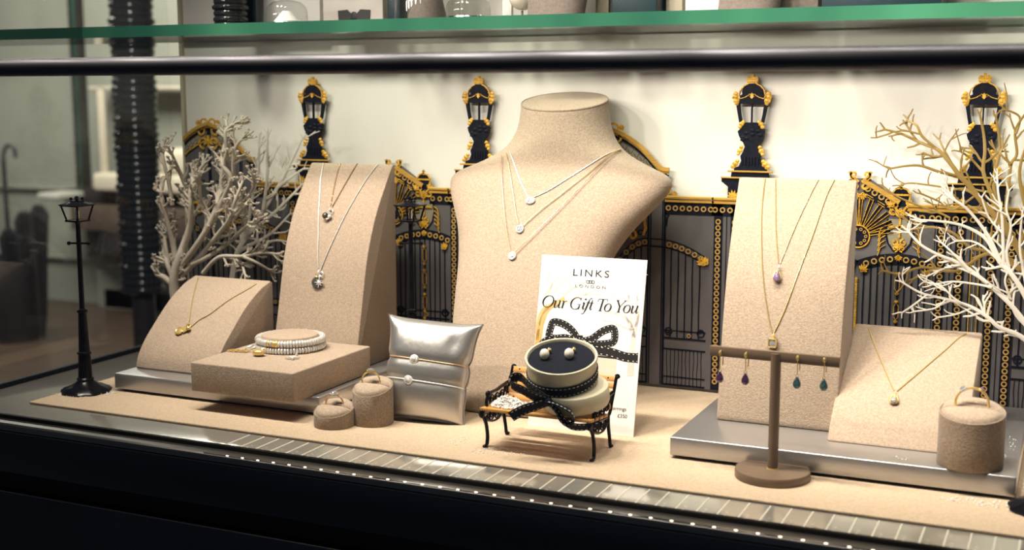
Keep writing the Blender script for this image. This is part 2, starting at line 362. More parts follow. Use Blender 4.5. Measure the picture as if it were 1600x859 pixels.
def gate_bars(x0, x1, zf, step, z0, base=True):
    n = max(2, round((x1 - x0) / step)); d = (x1 - x0) / n
    for k in range(1, n):
        x = x0 + d * k; w = 0.00075; wob = 0.0005 * math.sin(k * 2.1)
        zt = zf(x) - 0.004
        ir([(x, z0), (x + wob, z0 + (zt - z0) * .35), (x - wob * .6, z0 + (zt - z0) * .7), (x, zt)], w * 2.1)
def low_rail(x0, x1):
    ir([(x0, 0.0625), (x1, 0.0625)], 0.0022); ir([(x0, 0.0490), (x1, 0.0490)], 0.0018); ir([(x0, 0.0145), (x1, 0.0145)], 0.0014); ir([(x0, 0.0045), (x1, 0.0045)], 0.0020)
    n = round((x1 - x0) / 0.0047); d = (x1 - x0) / n
    for k in range(1, n):
        x = x0 + d * k; w_ = 0.0006 * math.sin(k * 1.3); ir([(x, 0.004), (x + w_, 0.020), (x - w_, 0.035), (x, 0.049)], 0.00075)
    ir([(x0, 0.0720), (x1, 0.0720)], 0.0012)
    for x, a in ((x0 + 0.0062, PI), (x1 - 0.0062, 0)):
        iron.ringplate((x, 0.0710), 0.0037, 0.0050, GY - 0.001, GY, 16); scroll(iron, (x, 0.0715), 0.0028, a, 0.7, 1, 0.0011, GY - 0.001, GY)
    rings.ringplate(((x0 + x1) / 2 + 0.006, 0.0672), 0.0016, 0.0026, GY - 0.0018, GY - 0.0008, 12)
def arch_gate(c):
    """tall double gate under a curved gilt pediment, half width 0.1335"""
    H = 0.1335
    ped = [(0.0, 0.316), (0.010, 0.3135), (0.022, 0.3085), (0.034, 0.3015), (0.046, 0.2920), (0.056, 0.2820), (0.064, 0.2735), (0.071, 0.2690), (0.0785, 0.2685)]
    poly = [(c - H, 0.003), (c + H, 0.003), (c + H, 0.232), (c + 0.074, 0.232), (c + 0.074, 0.2665)] + [(c + x, z - 0.002) for x, z in ped[::-1]] + [(c - x, z - 0.002) for x, z in ped[1:]] + [(c - 0.074, 0.2665), (c - 0.074, 0.232), (c - H, 0.232)]
    board(poly)
    for s in (-1, 1):
        cv = [V((c + s * x, z)) for x, z in ped]
        sp = smoothpath([(p.x, p.y, 0) for p in cv], 4); sp = [(p.x, p.y) for p in sp]
        rail_g.strip(sp, 0.0046, GY - 0.0038, GY); rail_g.strip([(x, z - 0.0036) for x, z in sp], 0.0030, GY - 0.0022, GY)
        ir([(x, z - 0.0070) for x, z in sp[:-4]], 0.0032)
        # lozenge lattice under the pediment
        low = [(c + s * 0.004, 0.292), (c + s * 0.020, 0.286), (c + s * 0.036, 0.277), (c + s * 0.048, 0.2665)]
        pale.prism([(c + s * 0.004, 0.3045), (c + s * 0.018, 0.2995), (c + s * 0.034, 0.2905), (c + s * 0.050, 0.2785), (c + s * 0.0585, 0.2675), low[3], low[2], low[1], low[0]], GY - 0.0006, GY)
        gd(low, 0.0016)
        for k in range(7):
            t = k / 6; x = c + s * (0.006 + 0.046 * t); zc = 0.2985 - 0.026 * t
            for q in (-1, 1): ir([(x - 0.0035, zc - q * 0.0055), (x + 0.0035, zc + q * 0.0055)], 0.0005)
            gilt.ringplate((x, zc), 0.0002, 0.0009, GY - 0.002, GY, 6)
        # pediment posts
        for x, w in ((0.0530, 0.0022), (0.0560, 0.0012), (0.0710, 0.0012), (0.0738, 0.0028)): ir([(c + s * x, 0.004), (c + s * x, 0.266)], w)
        irp([(c + s * 0.069, 0.262), (c + s * 0.078, 0.262), (c + s * 0.075, 0.245), (c + s * 0.072, 0.245)])
        scroll(gilt, (c + s * 0.078, 0.2485), 0.0050, PI / 2, 0.8, -s, 0.0022); leafy(gilt, c + s * 0.0775, 0.2395, 0.0085); leafy(gilt, c + s * 0.0850, 0.2380, 0.0060, 1, -s * 0.9)
        # crest at the top
        scroll(gilt, (c + s * 0.0080, 0.3165), 0.0075, PI * (0.5 + 0.5 * s), 1.1, -s, 0.0028); scroll(gilt, (c + s * 0.0130, 0.3060), 0.0085, PI / 2, 1.0, s, 0.0026)
        scroll(gilt, (c + s * 0.0080, 0.2900), 0.0095, -PI / 2, 1.0, s, 0.0030); leafy(gilt, c + s * 0.0160, 0.3165, 0.0065, 1, -s * 0.9)
        # spandrel between posts and pillar
        sx = sorted((c + s * 0.0738, c + s * (H - 0.009)))
        top_rail(*sorted((c + s * 0.0738, c + s * (H + 0.0015))))
        ir([(c + s * 0.0738, 0.2150), (c + s * 0.0790, 0.2145), (c + s * 0.0765, 0.2100), (c + s * 0.0755, 0.2000)], 0.0022)
        zf = lambda x, c=c: 0.1790 - 1.05 * max(0.0, (abs(x - c) - 0.066)) ** 1.9 * 4.0
        za = arcpts(c + s * 0.0545, c + s * (H - 0.010), zf)
        ir([(x, z + 0.0045) for x, z in za], 0.0014); ir([(x, z - 0.0045) for x, z in za], 0.0020)
        for k in range(6): xx = c + s * (0.0800 + 0.0080 * k); ring(xx, zf(xx), 0.0034)
        leafy(gilt, c + s * (H - 0.0105), zf(c + s * (H - 0.0105)) - 0.004, 0.0105, 1, s * 0.5); leafy(gilt, c + s * (H - 0.006), 0.158, 0.009, 1, s * 1.0)
        gate_bars(*sorted((c + s * 0.0738, c + s * (H - 0.006))), zf, 0.0086, 0.064)
        low_rail(*sorted((c + s * 0.0745, c + s * (H - 0.006))))
        # inner leaf
        zi = lambda x, c=c: 0.1795 - 3.2 * max(0.0, (0.052 - abs(x - c))) ** 2 * 6.0
        zb = arcpts(c + s * 0.0520, c + s * 0.004, zi)
        ir([(x, z + 0.0045) for x, z in zb], 0.0014); ir([(x, z - 0.0045) for x, z in zb], 0.0020)
        for k in range(5): xx = c + s * (0.0490 - 0.0080 * k); ring(xx, zi(xx), 0.0034)
        gate_bars(*sorted((c + s * 0.0530, c + s * 0.0005)), zi, 0.0086, 0.064); low_rail(*sorted((c + s * 0.0525, c + s * 0.001)))
        pt = [(c + s * (0.050 - 0.040 * (1 - math.cos(t))), 0.190 + 0.045 * math.sin(t)) for t in [k * PI / 2 / 10 for k in range(11)]]
        ir(pt, 0.0016); gd([(c + s * 0.0500, 0.2150), (c + s * 0.0480, 0.2060), (c + s * 0.0500, 0.1960), (c + s * 0.0470, 0.1880)], 0.0034); leafy(gilt, c + s * 0.0495, 0.2140, 0.008)
        scroll(gilt, (c + s * 0.0250, 0.1980), 0.0110, 0, 1.2, s, 0.0036); scroll(gilt, (c + s * 0.0330, 0.1870), 0.0075, PI, 1.1, -s, 0.0030); leafy(gilt, c + s * 0.0140, 0.1960, 0.012)
        scroll(iron, (c + s * 0.0430, 0.1900), 0.0045, 0, 1.0, s, 0.0012, GY - 0.001, GY)
    gd([(c, 0.283), (c, 0.300)], 0.004); ir([(c, 0.004), (c, 0.312)], 0.0050)
def leaf_gate(c):
    """lower double gate with a crowned shield over each leaf, half width 0.0825"""
    H = 0.0825
    poly = [(c - H, 0.003), (c + H, 0.003), (c + H, 0.2345), (c + 0.055, 0.2345), (c + 0.052, 0.250), (c + 0.036, 0.2500), (c + 0.034, 0.2480), (c + 0.010, 0.2640), (c - 0.010, 0.2640), (c - 0.034, 0.2480), (c - 0.036, 0.2500), (c - 0.052, 0.250), (c - 0.055, 0.2345), (c - H, 0.2345)]
    board(poly)
    for s in (-1, 1):
        # sloping band
        a, e = V((c + s * 0.004, 0.2560)), V((c + s * 0.044, 0.2330))
        irp([(a.x, a.y + 0.006), (e.x, e.y + 0.006), (e.x, e.y - 0.011), (a.x, a.y - 0.011)])
        rail_g.strip([(a.x, a.y + 0.0058), (e.x, e.y + 0.0058)], 0.0050, GY - 0.0038, GY)
        for k in range(5):
            p = a.lerp(e, 0.12 + 0.19 * k); ring(p.x, p.y - 0.0005, 0.0036)
        for k in range(3):
            p = a.lerp(e, 0.18 + 0.32 * k); d = (e - a).normalized() * 0.0045; n = V((0.0016, 0.0022)); p = p + V((0, -0.0085))
            gd([(p.x - d.x, p.y - d.y + 0.0012), (p.x + d.x, p.y + d.y + 0.0012)], 0.0006); gd([(p.x - d.x, p.y - d.y - 0.0014), (p.x + d.x, p.y + d.y - 0.0014)], 0.0006)
        # scrolls at the apex
        scroll(gilt, (c + s * 0.0070, 0.2680), 0.0050, -PI / 2, 0.9, s, 0.0024); gd([(c + s * 0.002, 0.2600), (c + s * 0.0085, 0.2655), (c + s * 0.0120, 0.2720)], 0.0034); scroll(gilt, (c + s * 0.0050, 0.2560), 0.0055, PI / 2, 1.0, -s, 0.0026)
        leafy(gilt, c + s * 0.0035, 0.2470, 0.0075, 1, PI)
        # crown and shield over the leaf centre
        k = c + s * 0.045
        irp([(k - 0.0075, 0.2340), (k + 0.0075, 0.2340), (k + 0.0095, 0.2480), (k + 0.006, 0.2530), (k, 0.2555), (k - 0.006, 0.2530), (k - 0.0095, 0.2480)])
        for q in (-1, 1): gd([(k + q * 0.0090, 0.2400), (k + q * 0.0100, 0.2480), (k + q * 0.0060, 0.2535), (k, 0.2550)], 0.0018); leafy(gilt, k + q * 0.0085, 0.2350, 0.0085, 1, -q * 0.7); scroll(gilt, (k + q * 0.0085, 0.2285), 0.0055, PI / 2, 1.1, q, 0.0024)
        gd([(k, 0.2530), (k, 0.2600)], 0.0022); gd([(k - 0.0025, 0.2575), (k + 0.0025, 0.2575)], 0.0014); gd([(k - 0.0085, 0.2470), (k + 0.0085, 0.2470)], 0.0020)
        leafy(gilt, k, 0.2300, 0.0085, 1, PI); leafy(gilt, k, 0.2230, 0.0070)
        pale.prism([(k - 0.013, 0.2195), (k + 0.013, 0.2195), (k + 0.0145, 0.2000), (k + 0.009, 0.1880), (k, 0.1830), (k - 0.009, 0.1880), (k - 0.0145, 0.2000)], GY - 0.0006, GY)
        ir([(k - 0.013, 0.2195), (k - 0.0150, 0.2050), (k - 0.0120, 0.1920), (k - 0.0060, 0.1840), (k, 0.1815), (k + 0.0060, 0.1840), (k + 0.0120, 0.1920), (k + 0.0150, 0.2050), (k + 0.013, 0.2195)], 0.0020)
        gd([(k, 0.1990), (k, 0.2220)], 0.0024); gd([(k - 0.0120, 0.2110), (k + 0.0120, 0.2110)], 0.0024)
        for q in (-1, 1):
            scroll(gilt, (k + q * 0.0048, 0.1935), 0.0040, PI / 2, 1.1, q, 0.0018); scroll(gilt, (k + q * 0.0040, 0.1865), 0.0036, -PI / 2, 1.1, -q, 0.0016)
            for j in range(5): t = j / 4; x0, z0 = k + q * 0.0150, 0.2120 - 0.022 * t; gd([(x0, z0), (x0 + q * 0.0052, z0 - 0.0035), (x0 + q * 0.0078, z0 - 0.0125)], 0.0009)
        leafy(gilt, k, 0.1870, 0.0080); leafy(gilt, k, 0.1780, 0.0065, 1, PI)
        # feathered sunburst from the meeting stile
        for j in range(6):
            an = R(88 - 15 * j); x0, z0 = c + s * 0.0135 * math.cos(an), 0.1985 + 0.0135 * math.sin(an); L = 0.036 - 0.0022 * j
            x1, z1 = c + s * (0.0135 + L) * math.cos(an), 0.1985 + (0.0135 + L) * math.sin(an) * 0.95
            ir([(x0, z0), (x1, z1)], 0.0042)
            px_, pz = -(z1 - z0) / L * 0.0022, (x1 - x0) / L * 0.0022
            for q in (-1, 1): gd([(x0 + q * px_ * .6, z0 + q * pz * .6), (x1 + q * px_, z1 + q * pz)], 0.0006)
        an = [R(90 - 9 * j) for j in range(21)]
        irp([(c, 0.1985)] + [(c + s * 0.0125 * math.cos(a_), 0.1985 + 0.0125 * math.sin(a_)) for a_ in an])
        gd([(c + s * 0.0127 * math.cos(a_), 0.1985 + 0.0127 * math.sin(a_)) for a_ in an], 0.0014)
        for j in range(5): a_ = R(70 - 34 * j); rings.ringplate((c + s * 0.0085 * math.cos(a_), 0.1985 + 0.0085 * math.sin(a_)), 0.0010, 0.0019, GY - 0.002, GY - 0.0006, 10)
        # arched band over each leaf and its bars
        zf = lambda x, k=k: 0.1745 - 5.2 * (x - k) ** 2 if abs(x - k) < 0.045 else 0.164
        za = arcpts(c + s * 0.001, c + s * (H - 0.001), zf, 16)
        ir(za, 0.0125)
        for j in range(9):
            xx = c + s * (0.010 + 0.0087 * j)
            if abs(xx - k) > 0.005: ring(xx, zf(xx), 0.0035)
        leafy(gilt, c + s * 0.0060, 0.1600, 0.0085, 1, -s * 0.6); leafy(gilt, c + s * (H - 0.006), 0.158, 0.0085, 1, s * 0.6)
        gate_bars(*sorted((c + s * 0.0005, c + s * H)), zf, 0.0074, 0.010)
        for zc in (0.147, 0.115, 0.083, 0.051):
            gilt.strip([(k - 0.0026, zc + 0.006), (k - 0.0026, zc - 0.006), (k, zc - 0.0095), (k + 0.0026, zc - 0.006), (k + 0.0026, zc + 0.006), (k, zc + 0.0095), (k - 0.0026, zc + 0.006)], 0.0007, GY - 0.002, GY - 0.0008)
            leafy(gilt, k, zc + 0.0105, 0.0034); leafy(gilt, k, zc - 0.0105, 0.0034, 1, PI)
        top_rail(*sorted((c + s * 0.053, c + s * (H + 0.002))))
        for x in (c + s * 0.008, c + s * (H - 0.008)): iron.ringplate((x, 0.071), 0.0037, 0.0050, GY - 0.001, GY, 16)
        low_rail(*sorted((c + s * 0.001, c + s * (H - 0.001))))
    z = 0.150
    while z > 0.02: gilt.ringplate((c, z), 0.0004, 0.0016, GY - 0.002, GY, 8); z -= 0.0031
for c in (-1.1335, -0.5295): arch_gate(c)
for c in (-0.8315, -0.2267): leaf_gate(c)
for c in (-0.957, -0.706, -0.353, -0.1003): pillar(c)
# the stretch beyond the last pillar
board([(-0.058, 0.003), (0.06, 0.003), (0.06, 0.235), (-0.058, 0.235)]); top_rail(-0.055, 0.06); gate_bars(-0.06, 0.06, lambda x: 0.18, 0.0086, 0.064); low_rail(-0.058, 0.06)
for mb in (gate_board, iron, gilt, rail_g, rings, pale):
    bm_ = mb.bm; bmesh.ops.bisect_plane(bm_, geom=bm_.verts[:] + bm_.edges[:] + bm_.faces[:], plane_co=(-1.1772, 0, 0), plane_no=(1, 0, 0), clear_inner=True)
for mb, n, m in ((gate_board, 'backing_board', M['gate_grey']), (iron, 'ironwork', M['iron']), (gilt, 'gilding', M['gilt']), (rail_g, 'gilt_rail', M['gilt2']), (rings, 'gilt_rings', M['ringgold']), (pale, 'pale_infill', M['gate_pale'])):
    mb.build(n, m, GB, OFF, 0)
# lanterns on the four pillars, parts of the cut-out
def lantern(c, first=None):
    if first is not None:
        o = first.copy(); COL.objects.link(o); o.location.x = c - OFF.x
        for ch in [x for x in bpy.data.objects if x.parent == first]:
            d = ch.copy(); COL.objects.link(d); d.parent = o
        return o
    b = MB(); y0, y1 = -0.001, 0.003
    zs = 0.2680
    # fluted pedestal and leafy neck, outline read bottom to top
    L = [(0.0175, 0.2690), (0.0175, 0.2740), (0.0125, 0.2760), (0.0100, 0.2830), (0.0110, 0.2890), (0.0085, 0.2940), (0.0065, 0.3010), (0.0080, 0.3050), (0.0105, 0.3090), (0.0130, 0.3140), (0.0145, 0.3200), (0.0110, 0.3240), (0.0095, 0.3290)]
    b.prism([(x, z) for x, z in L] + [(-x, z) for x, z in L[::-1]], y0, y1)
    for s in (-1, 1):
        b.prism([(s * 0.0130, 0.3300), (s * 0.0095, 0.3285), (s * 0.0118, 0.3420), (s * 0.0130, 0.3545), (s * 0.0172, 0.3550)], y0, y1)
        for k in range(3): b.box((s * (0.0015 + 0.0035 * k) - 0.0007, -0.002, 0.2770), (s * (0.0015 + 0.0035 * k) + 0.0007, y1, 0.2880), 0.0004, 1)
    for k in range(9): a = k * 0.7; b.blob((0.0095 * math.cos(a), -0.001, 0.3155 + 0.006 * math.sin(a * 1.3)), (0.0030, 0.0012, 0.0026))
    b.prism([(-0.0165, 0.3540), (0.0165, 0.3540), (0.0150, 0.3605), (-0.0150, 0.3605)], y0, y1)
    b.box((-0.0007, y0, 0.3285), (0.0007, y1, 0.3545)); b.box((-0.0095, y0, 0.3285), (0.0095, y1, 0.3310))
    dome = [(0.0130, 0.3600), (0.0145, 0.3630), (0.0105, 0.3660), (0.0112, 0.3700), (0.0095, 0.3750), (0.0050, 0.3790)]
    b.prism([(x, z) for x, z in dome] + [(-x, z) for x, z in dome[::-1]], y0, y1)
    fr = b.build('lantern', M['iron'], GB); fr.location = (c - OFF.x, 0, 0)
    g = MB()
    for s in (-1, 1):
        for (x, z, r) in ((0.0165, 0.3580, 0.0040), (0.0180, 0.3625, 0.0038), (0.0175, 0.3665, 0.0030), (0.0160, 0.3545, 0.0026), (0.0105, 0.3290, 0.0032), (0.0120, 0.3255, 0.0026), (0.0085, 0.3315, 0.0024), (0.0115, 0.2955, 0.0034), (0.0100, 0.3000, 0.0026), (0.0130, 0.2915, 0.0024), (0.0160, 0.2790, 0.0040), (0.0185, 0.2755, 0.0032), (0.0140, 0.2825, 0.0026)):
            g.blob((s * x, -0.0012, z), (r, 0.0014, r * 1.05))
        g.strip([(s * 0.0130, 0.3605), (s * 0.0142, 0.3650), (s * 0.0125, 0.3715), (s * 0.0085, 0.3765), (s * 0.0040, 0.3790)], 0.0012, -0.0016, y1)
        g.strip([(s * 0.0125, 0.3605), (s * 0.0070, 0.3625), (s * 0.0030, 0.3655)], 0.0009, -0.0016, 0)
    g.build('gilding', M['gilt'], fr)
    g = MB(); 
    for k, a in enumerate((-60, -30, 0, 30, 60)):
        an = R(90 + a); g.prism([(0, 0.3600), (0.0022 * math.cos(an + .6), 0.3600 + 0.0060 * math.sin(an)), (0.0060 * math.cos(an), 0.3600 + 0.0080 * math.sin(an)), (0.0022 * math.cos(an - .6), 0.3600 + 0.0060 * math.sin(an))], -0.0022, -0.0010)
    g.build('shell', M['gilt'], fr)
    g = MB(); cr = [(-0.0055, 0.3795), (0.0055, 0.3795), (0.0062, 0.3850), (0.0045, 0.3880), (0.0015, 0.3875), (0.0012, 0.3905), (-0.0012, 0.3905), (-0.0015, 0.3875), (-0.0045, 0.3880), (-0.0062, 0.3850)]
    g.prism([(x, z) for x, z in cr], -0.0018, y1)
    for k in range(5): g.blob((-0.0044 + 0.0022 * k, -0.0018, 0.3812), (0.0009, 0.0009, 0.0010))
    g.build('crown', M['gilt'], fr)
    # whole lantern sits a little lower than drawn
    return fr
_l0 = None
for c in (-0.957, -0.706, -0.353, -0.1003):
    _l0 = lantern(c, _l0) if _l0 is None else (lantern(c, _l0), _l0)[1]
for o in [x for x in bpy.data.objects if x.parent == GB and x.name.startswith('lantern')]:
    o.scale = (1.10, 1.0, 0.93); o.location.z = 0.0177

# ------------------------------------------------------------------ display boards
def display_board(name, lo, hi, label):
    t = thing(name, label, 'board', ((lo[0] + hi[0]) / 2, (lo[1] + hi[1]) / 2, 0.0), 0, 'silver display boards')
    b = MB(); b.box((lo[0], lo[1], 0.003), (hi[0], hi[1], 0.022), 0.0018, 3); b.build('slab', M['silver_board'], t, t.location)
    b = MB(); b.box((lo[0] + 0.008, lo[1] + 0.008, 0.0), (hi[0] - 0.008, hi[1] - 0.008, 0.0032)); b.build('foot', M['gap'], t, t.location)
    return t
display_board('display_board', (-1.058, 1.152), (-0.7635, 1.412), 'silver board under the small curved ramp and the bracelet block')
display_board('display_board', (-0.3565, 1.160), (-0.0360, 1.428), 'silver board under the right tall stand and the square ramp')

# ------------------------------------------------------------------ suede stands
def wedge(name, x0, x1, front, back_y, z0, label, cat='stand', group=None, mkey='suede'):
    """front: list of (y, z) from the bottom front to the top back edge; the stand is solid behind it"""
    pr = smoothpath([(y, z, 0) for y, z in front], 5); poly = [(p.x, p.y) for p in pr]
    ztop = poly[-1][1]
    poly = poly + [(back_y, ztop - 0.002), (back_y, z0)]
    b = MB(); b.prism(poly, x0, x1, 'x')
    bmesh.ops.remove_doubles(b.bm, verts=b.bm.verts, dist=1e-5)
    es = [e for e in b.bm.edges if len(e.link_faces) == 2 and e.calc_face_angle(0) > R(50)]
    bmesh.ops.bevel(b.bm, geom=es, offset=0.0022, segments=2, profile=0.5, affect='EDGES')
    return solo(b, name, M[mkey], ((x0 + x1) / 2, (front[0][0] + back_y) / 2, z0), label, cat, group)
ramp = wedge('necklace_ramp', -1.053, -0.932, [(1.184, 0.0222), (1.1893, 0.0372), (1.2020, 0.0545), (1.2208, 0.0720), (1.2500, 0.0965), (1.279, 0.1137), (1.2975, 0.1203), (1.3040, 0.1222)], 1.3085, 0.0222, 'small beige suede curved ramp on the left silver board, holding the gold charm necklace', 'display stand', 'suede necklace stands')
tallL = wedge('necklace_stand', -0.917, -0.794, [(1.281, 0.0222), (1.288, 0.057), (1.2985, 0.100), (1.3125, 0.157), (1.333, 0.205), (1.358, 0.2425), (1.372, 0.2613), (1.3800, 0.2702)], 1.3845, 0.0222, 'tall beige suede curved stand left of the bust, on the left silver board', 'display stand', 'suede necklace stands')
tallR = wedge('necklace_stand', -0.3315, -0.2085, [(1.2415, 0.0222), (1.248, 0.067), (1.2555, 0.115), (1.2665, 0.168), (1.2835, 0.215), (1.300, 0.249), (1.3075, 0.2655), (1.3110, 0.2715)], 1.3165, 0.0222, 'tall beige suede curved stand on the right silver board behind the earring stand', 'display stand', 'suede necklace stands')
sqr = wedge('necklace_ramp', -0.2116, -0.0830, [(1.2085, 0.0222), (1.2185, 0.0340), (1.2325, 0.0475), (1.2820, 0.0810), (1.330, 0.1055), (1.3560, 0.1140)], 1.3600, 0.0222, 'low square beige suede ramp on the right silver board beside the ring stand', 'display stand', 'suede necklace stands')

# bracelet block and round pad
b = MB(); b.box((-0.912, 1.116, 0.0222), (-0.772, 1.280, 0.0560), 0.0018, 3)
block = solo(b, 'bracelet_block', M['suede'], (-0.842, 1.198, 0.0222), 'square beige suede block overhanging the left silver board, under the bracelets', 'display stand')
PADC = V((-0.8530, 1.2300, 0.0560))
b = MB(); b.lathe([(0.0330, 0), (0.0338, 0.0005), (0.0340, 0.0150), (0.0328, 0.0172), (0.0295, 0.0180), (0.0001, 0.0183)], 40, Mx.Translation(PADC))
solo(b, 'bracelet_pad', M['suede'], PADC, 'round beige suede pad standing on the square block inside the two bracelets', 'display pad')

# cylinder ring stands with slanted padded tops
def ring_stand(c, r, hf, hb, label, gap_rot):
    t = thing('ring_stand', label, 'ring stand', c, 0, 'round suede ring stands')
    b = MB(); seg = 40; rows = []
    def top(a, rr, z_extra=0.0):
        yy = math.sin(a) * rr; return hf + (hb - hf) * (yy / r + 1) / 2 + z_extra
    prof = [(r * 0.985, None), (r, 0.001)]
    for k_, (rr, dz) in enumerate(((r * 0.985, 'b0'), (r, 'b1'), (r, 'm'), (r, 't0'), (r * 0.97, 't1'), (r * 0.93, 't2'))):
        ring_ = []
        for k in range(seg):
            a = 2 * PI * k / seg; T = top(a, rr)
            z = {'b0': 0.0, 'b1': 0.001, 'm': T * 0.5, 't0': T - 0.0008, 't1': T, 't2': T - 0.0012}[dz]
            ring_.append(b.bm.verts.new((rr * math.cos(a), rr * math.sin(a), z)))
        rows.append(ring_)
    for a_, b_ in zip(rows, rows[1:]):
        for k in range(seg): b.bm.faces.new((a_[k], a_[(k + 1) % seg], b_[(k + 1) % seg], b_[k]))
    b.bm.faces.new(rows[0][::-1]); b.bm.faces.new(rows[-1])
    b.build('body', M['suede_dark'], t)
    # two half cushions with the slot between them
    tilt = Mx.Translation((0, 0, (hf + hb) / 2 - 0.001)) @ Mx.Rotation(math.atan2(hb - hf, 2 * r), 4, 'X')
    for s in (-1, 1):
        m_ = MB(); n = 12; rw = []
        R0 = r * 0.93; prs = [(1.0, 0.0), (0.97, 0.0022), (0.88, 0.0040), (0.70, 0.0055), (0.40, 0.0064)]
        y_sl = s * 0.0010 + gap_rot
        cen = None
        for q, z in prs:
            rg = []
            for k in range(n + 1):
                a = s * PI * k / n; x = R0 * q * math.cos(a); y = R0 * q * math.sin(a)
                y = y + (y_sl * (1.0 if s > 0 else 1.0)) * (1 - abs(y) / R0)
                zz = z - (0.0030 * (1 - min(1, abs(y - y_sl) / (0.25 * R0))) if z > 0.001 else 0)
                rg.append(m_.bm.verts.new((x, y, max(zz, 0))))
            rw.append(rg)
        for a_, b_ in zip(rw, rw[1:]):
            for k in range(n): m_.bm.faces.new((a_[k], a_[k + 1], b_[k + 1], b_[k]))
        cv = m_.bm.verts.new((0, y_sl + s * 0.006, 0.0066))
        for k in range(n): m_.bm.faces.new((rw[-1][k], rw[-1][k + 1], cv))
        lowring = [m_.bm.verts.new((v.co.x, v.co.y, -0.001)) for v in (rw[0][0], rw[0][-1])]
        edge = [rg[0] for rg in rw] + [cv] + [rg[-1] for rg in rw[::-1]]
        m_.bm.faces.new(edge + [lowring[1], lowring[0]])
        for v in m_.bm.verts: v.co = tilt @ v.co
        m_.build('cushion', M['suede'], t, None, 60)
    return t
ring_stand((-0.7275, 1.1275, 0.0), 0.0222, 0.0135, 0.0245, 'short round suede ring stand at the front, left of the taller one', 0.003)
ring_stand((-0.6940, 1.1540, 0.0), 0.0226, 0.0345, 0.0480, 'tall round suede ring stand between the bracelet block and the silver pillow', 0.003)
ring_stand((-0.0775, 1.1835, 0.0222), 0.0290, 0.0455, 0.0560, 'wide round suede ring stand on the front corner of the right silver board', 0.003)

# ------------------------------------------------------------------ neck bust
b = MB(); BX = -0.568; seg = 48; rows = []
BR = [  # z, half width, centre y, depth front, depth back, squareness
    (0.000, 0.0640, 1.266, 0.0290, 0.018, 3.2), (0.002, 0.0650, 1.267, 0.0305, 0.019, 3.2), (0.050, 0.0755, 1.288, 0.0370, 0.022, 2.8), (0.100, 0.0840, 1.312, 0.0430, 0.024, 2.6),
    (0.140, 0.0895, 1.331, 0.0460, 0.026, 2.5), (0.171, 0.0960, 1.347, 0.0480, 0.028, 2.5), (0.200, 0.1090, 1.362, 0.0490, 0.028, 2.5), (0.222, 0.1250, 1.373, 0.0490, 0.028, 2.5),
    (0.240, 0.1380, 1.382, 0.0480, 0.028, 2.5), (0.2545, 0.1430, 1.387, 0.0455, 0.028, 2.5), (0.2635, 0.1370, 1.390, 0.0430, 0.028, 2.4), (0.271, 0.1180, 1.392, 0.0410, 0.029, 2.3),
    (0.279, 0.0990, 1.394, 0.0400, 0.030, 2.2), (0.288, 0.0820, 1.395, 0.0395, 0.032, 2.1), (0.298, 0.0695, 1.396, 0.0395, 0.034, 2.0), (0.312, 0.0610, 1.397, 0.0400, 0.036, 2.0),
    (0.328, 0.0565, 1.398, 0.0405, 0.038, 2.0), (0.342, 0.0545, 1.398, 0.0410, 0.039, 2.0), (0.3485, 0.0543, 1.398, 0.0410, 0.039, 2.0)]
def bxz(z):
    P_ = ((0.0, -0.584), (0.05, -0.586), (0.10, -0.586), (0.14, -0.585), (0.171, -0.583), (0.20, -0.579), (0.222, -0.575), (0.24, -0.572), (0.2545, -0.5705), (0.27, -0.569), (0.30, -0.568), (1, -0.568))
    for (a, p), (c, q) in zip(P_, P_[1:]):
        if z <= c: return p + (q - p) * (z - a) / (c - a)
def bust_ring(z, hw, yc, df, db, n, tilt=0.0, sc=1.0):
    rg = []
    for k in range(seg):
        a = 2 * PI * k / seg; ca, sa = math.cos(a), math.sin(a)
        x = bxz(z) + hw * sc * math.copysign(abs(ca) ** (2 / n), ca); dy = (db if sa > 0 else df) * sc * math.copysign(abs(sa) ** (2 / n), sa)
        rg.append(b.bm.verts.new((x, yc + dy, z + dy * tilt)))
    return rg
for i, q in enumerate(BR):
    tl = 0.0 if i < 14 else 0.27 * (i - 13) / (len(BR) - 14)
    rows.append(bust_ring(*q, tilt=tl))
zt = BR[-1]
rows.append(bust_ring(zt[0] + 0.0012, *zt[1:], tilt=0.27, sc=0.988)); rows.append(bust_ring(zt[0] + 0.0016, *zt[1:], tilt=0.27, sc=0.955)); rows.append(bust_ring(zt[0] + 0.0018, *zt[1:], tilt=0.27, sc=0.6))
for a_, b_ in zip(rows, rows[1:]):
    for k in range(seg): b.bm.faces.new((a_[k], a_[(k + 1) % seg], b_[(k + 1) % seg], b_[k]))
b.bm.faces.new(rows[0][::-1]); b.bm.faces.new(rows[-1])
bust = solo(b, 'necklace_bust', M['suede'], (BX, 1.29, 0.0), 'large beige suede neck bust in the middle wearing three fine necklaces', 'bust', None, None, 40)
sub = bust.modifiers.new('s', 'SUBSURF'); sub.levels = 2; sub.render_levels = 2
b = MB(); rg = []
for k in range(seg):
    a = 2 * PI * k / seg; ca, sa = math.cos(a), math.sin(a); q = BR[-1]; dy = (q[4] if sa > 0 else q[3]) * 0.985 * sa
    rg.append((BX + q[1] * 0.985 * ca, q[2] + dy, q[0] + 0.001 + dy * 0.27))
b.tube(rg, 0.0011, 6, True); b.build('neck_piping', M['suede_dark'], bust, bust.location)

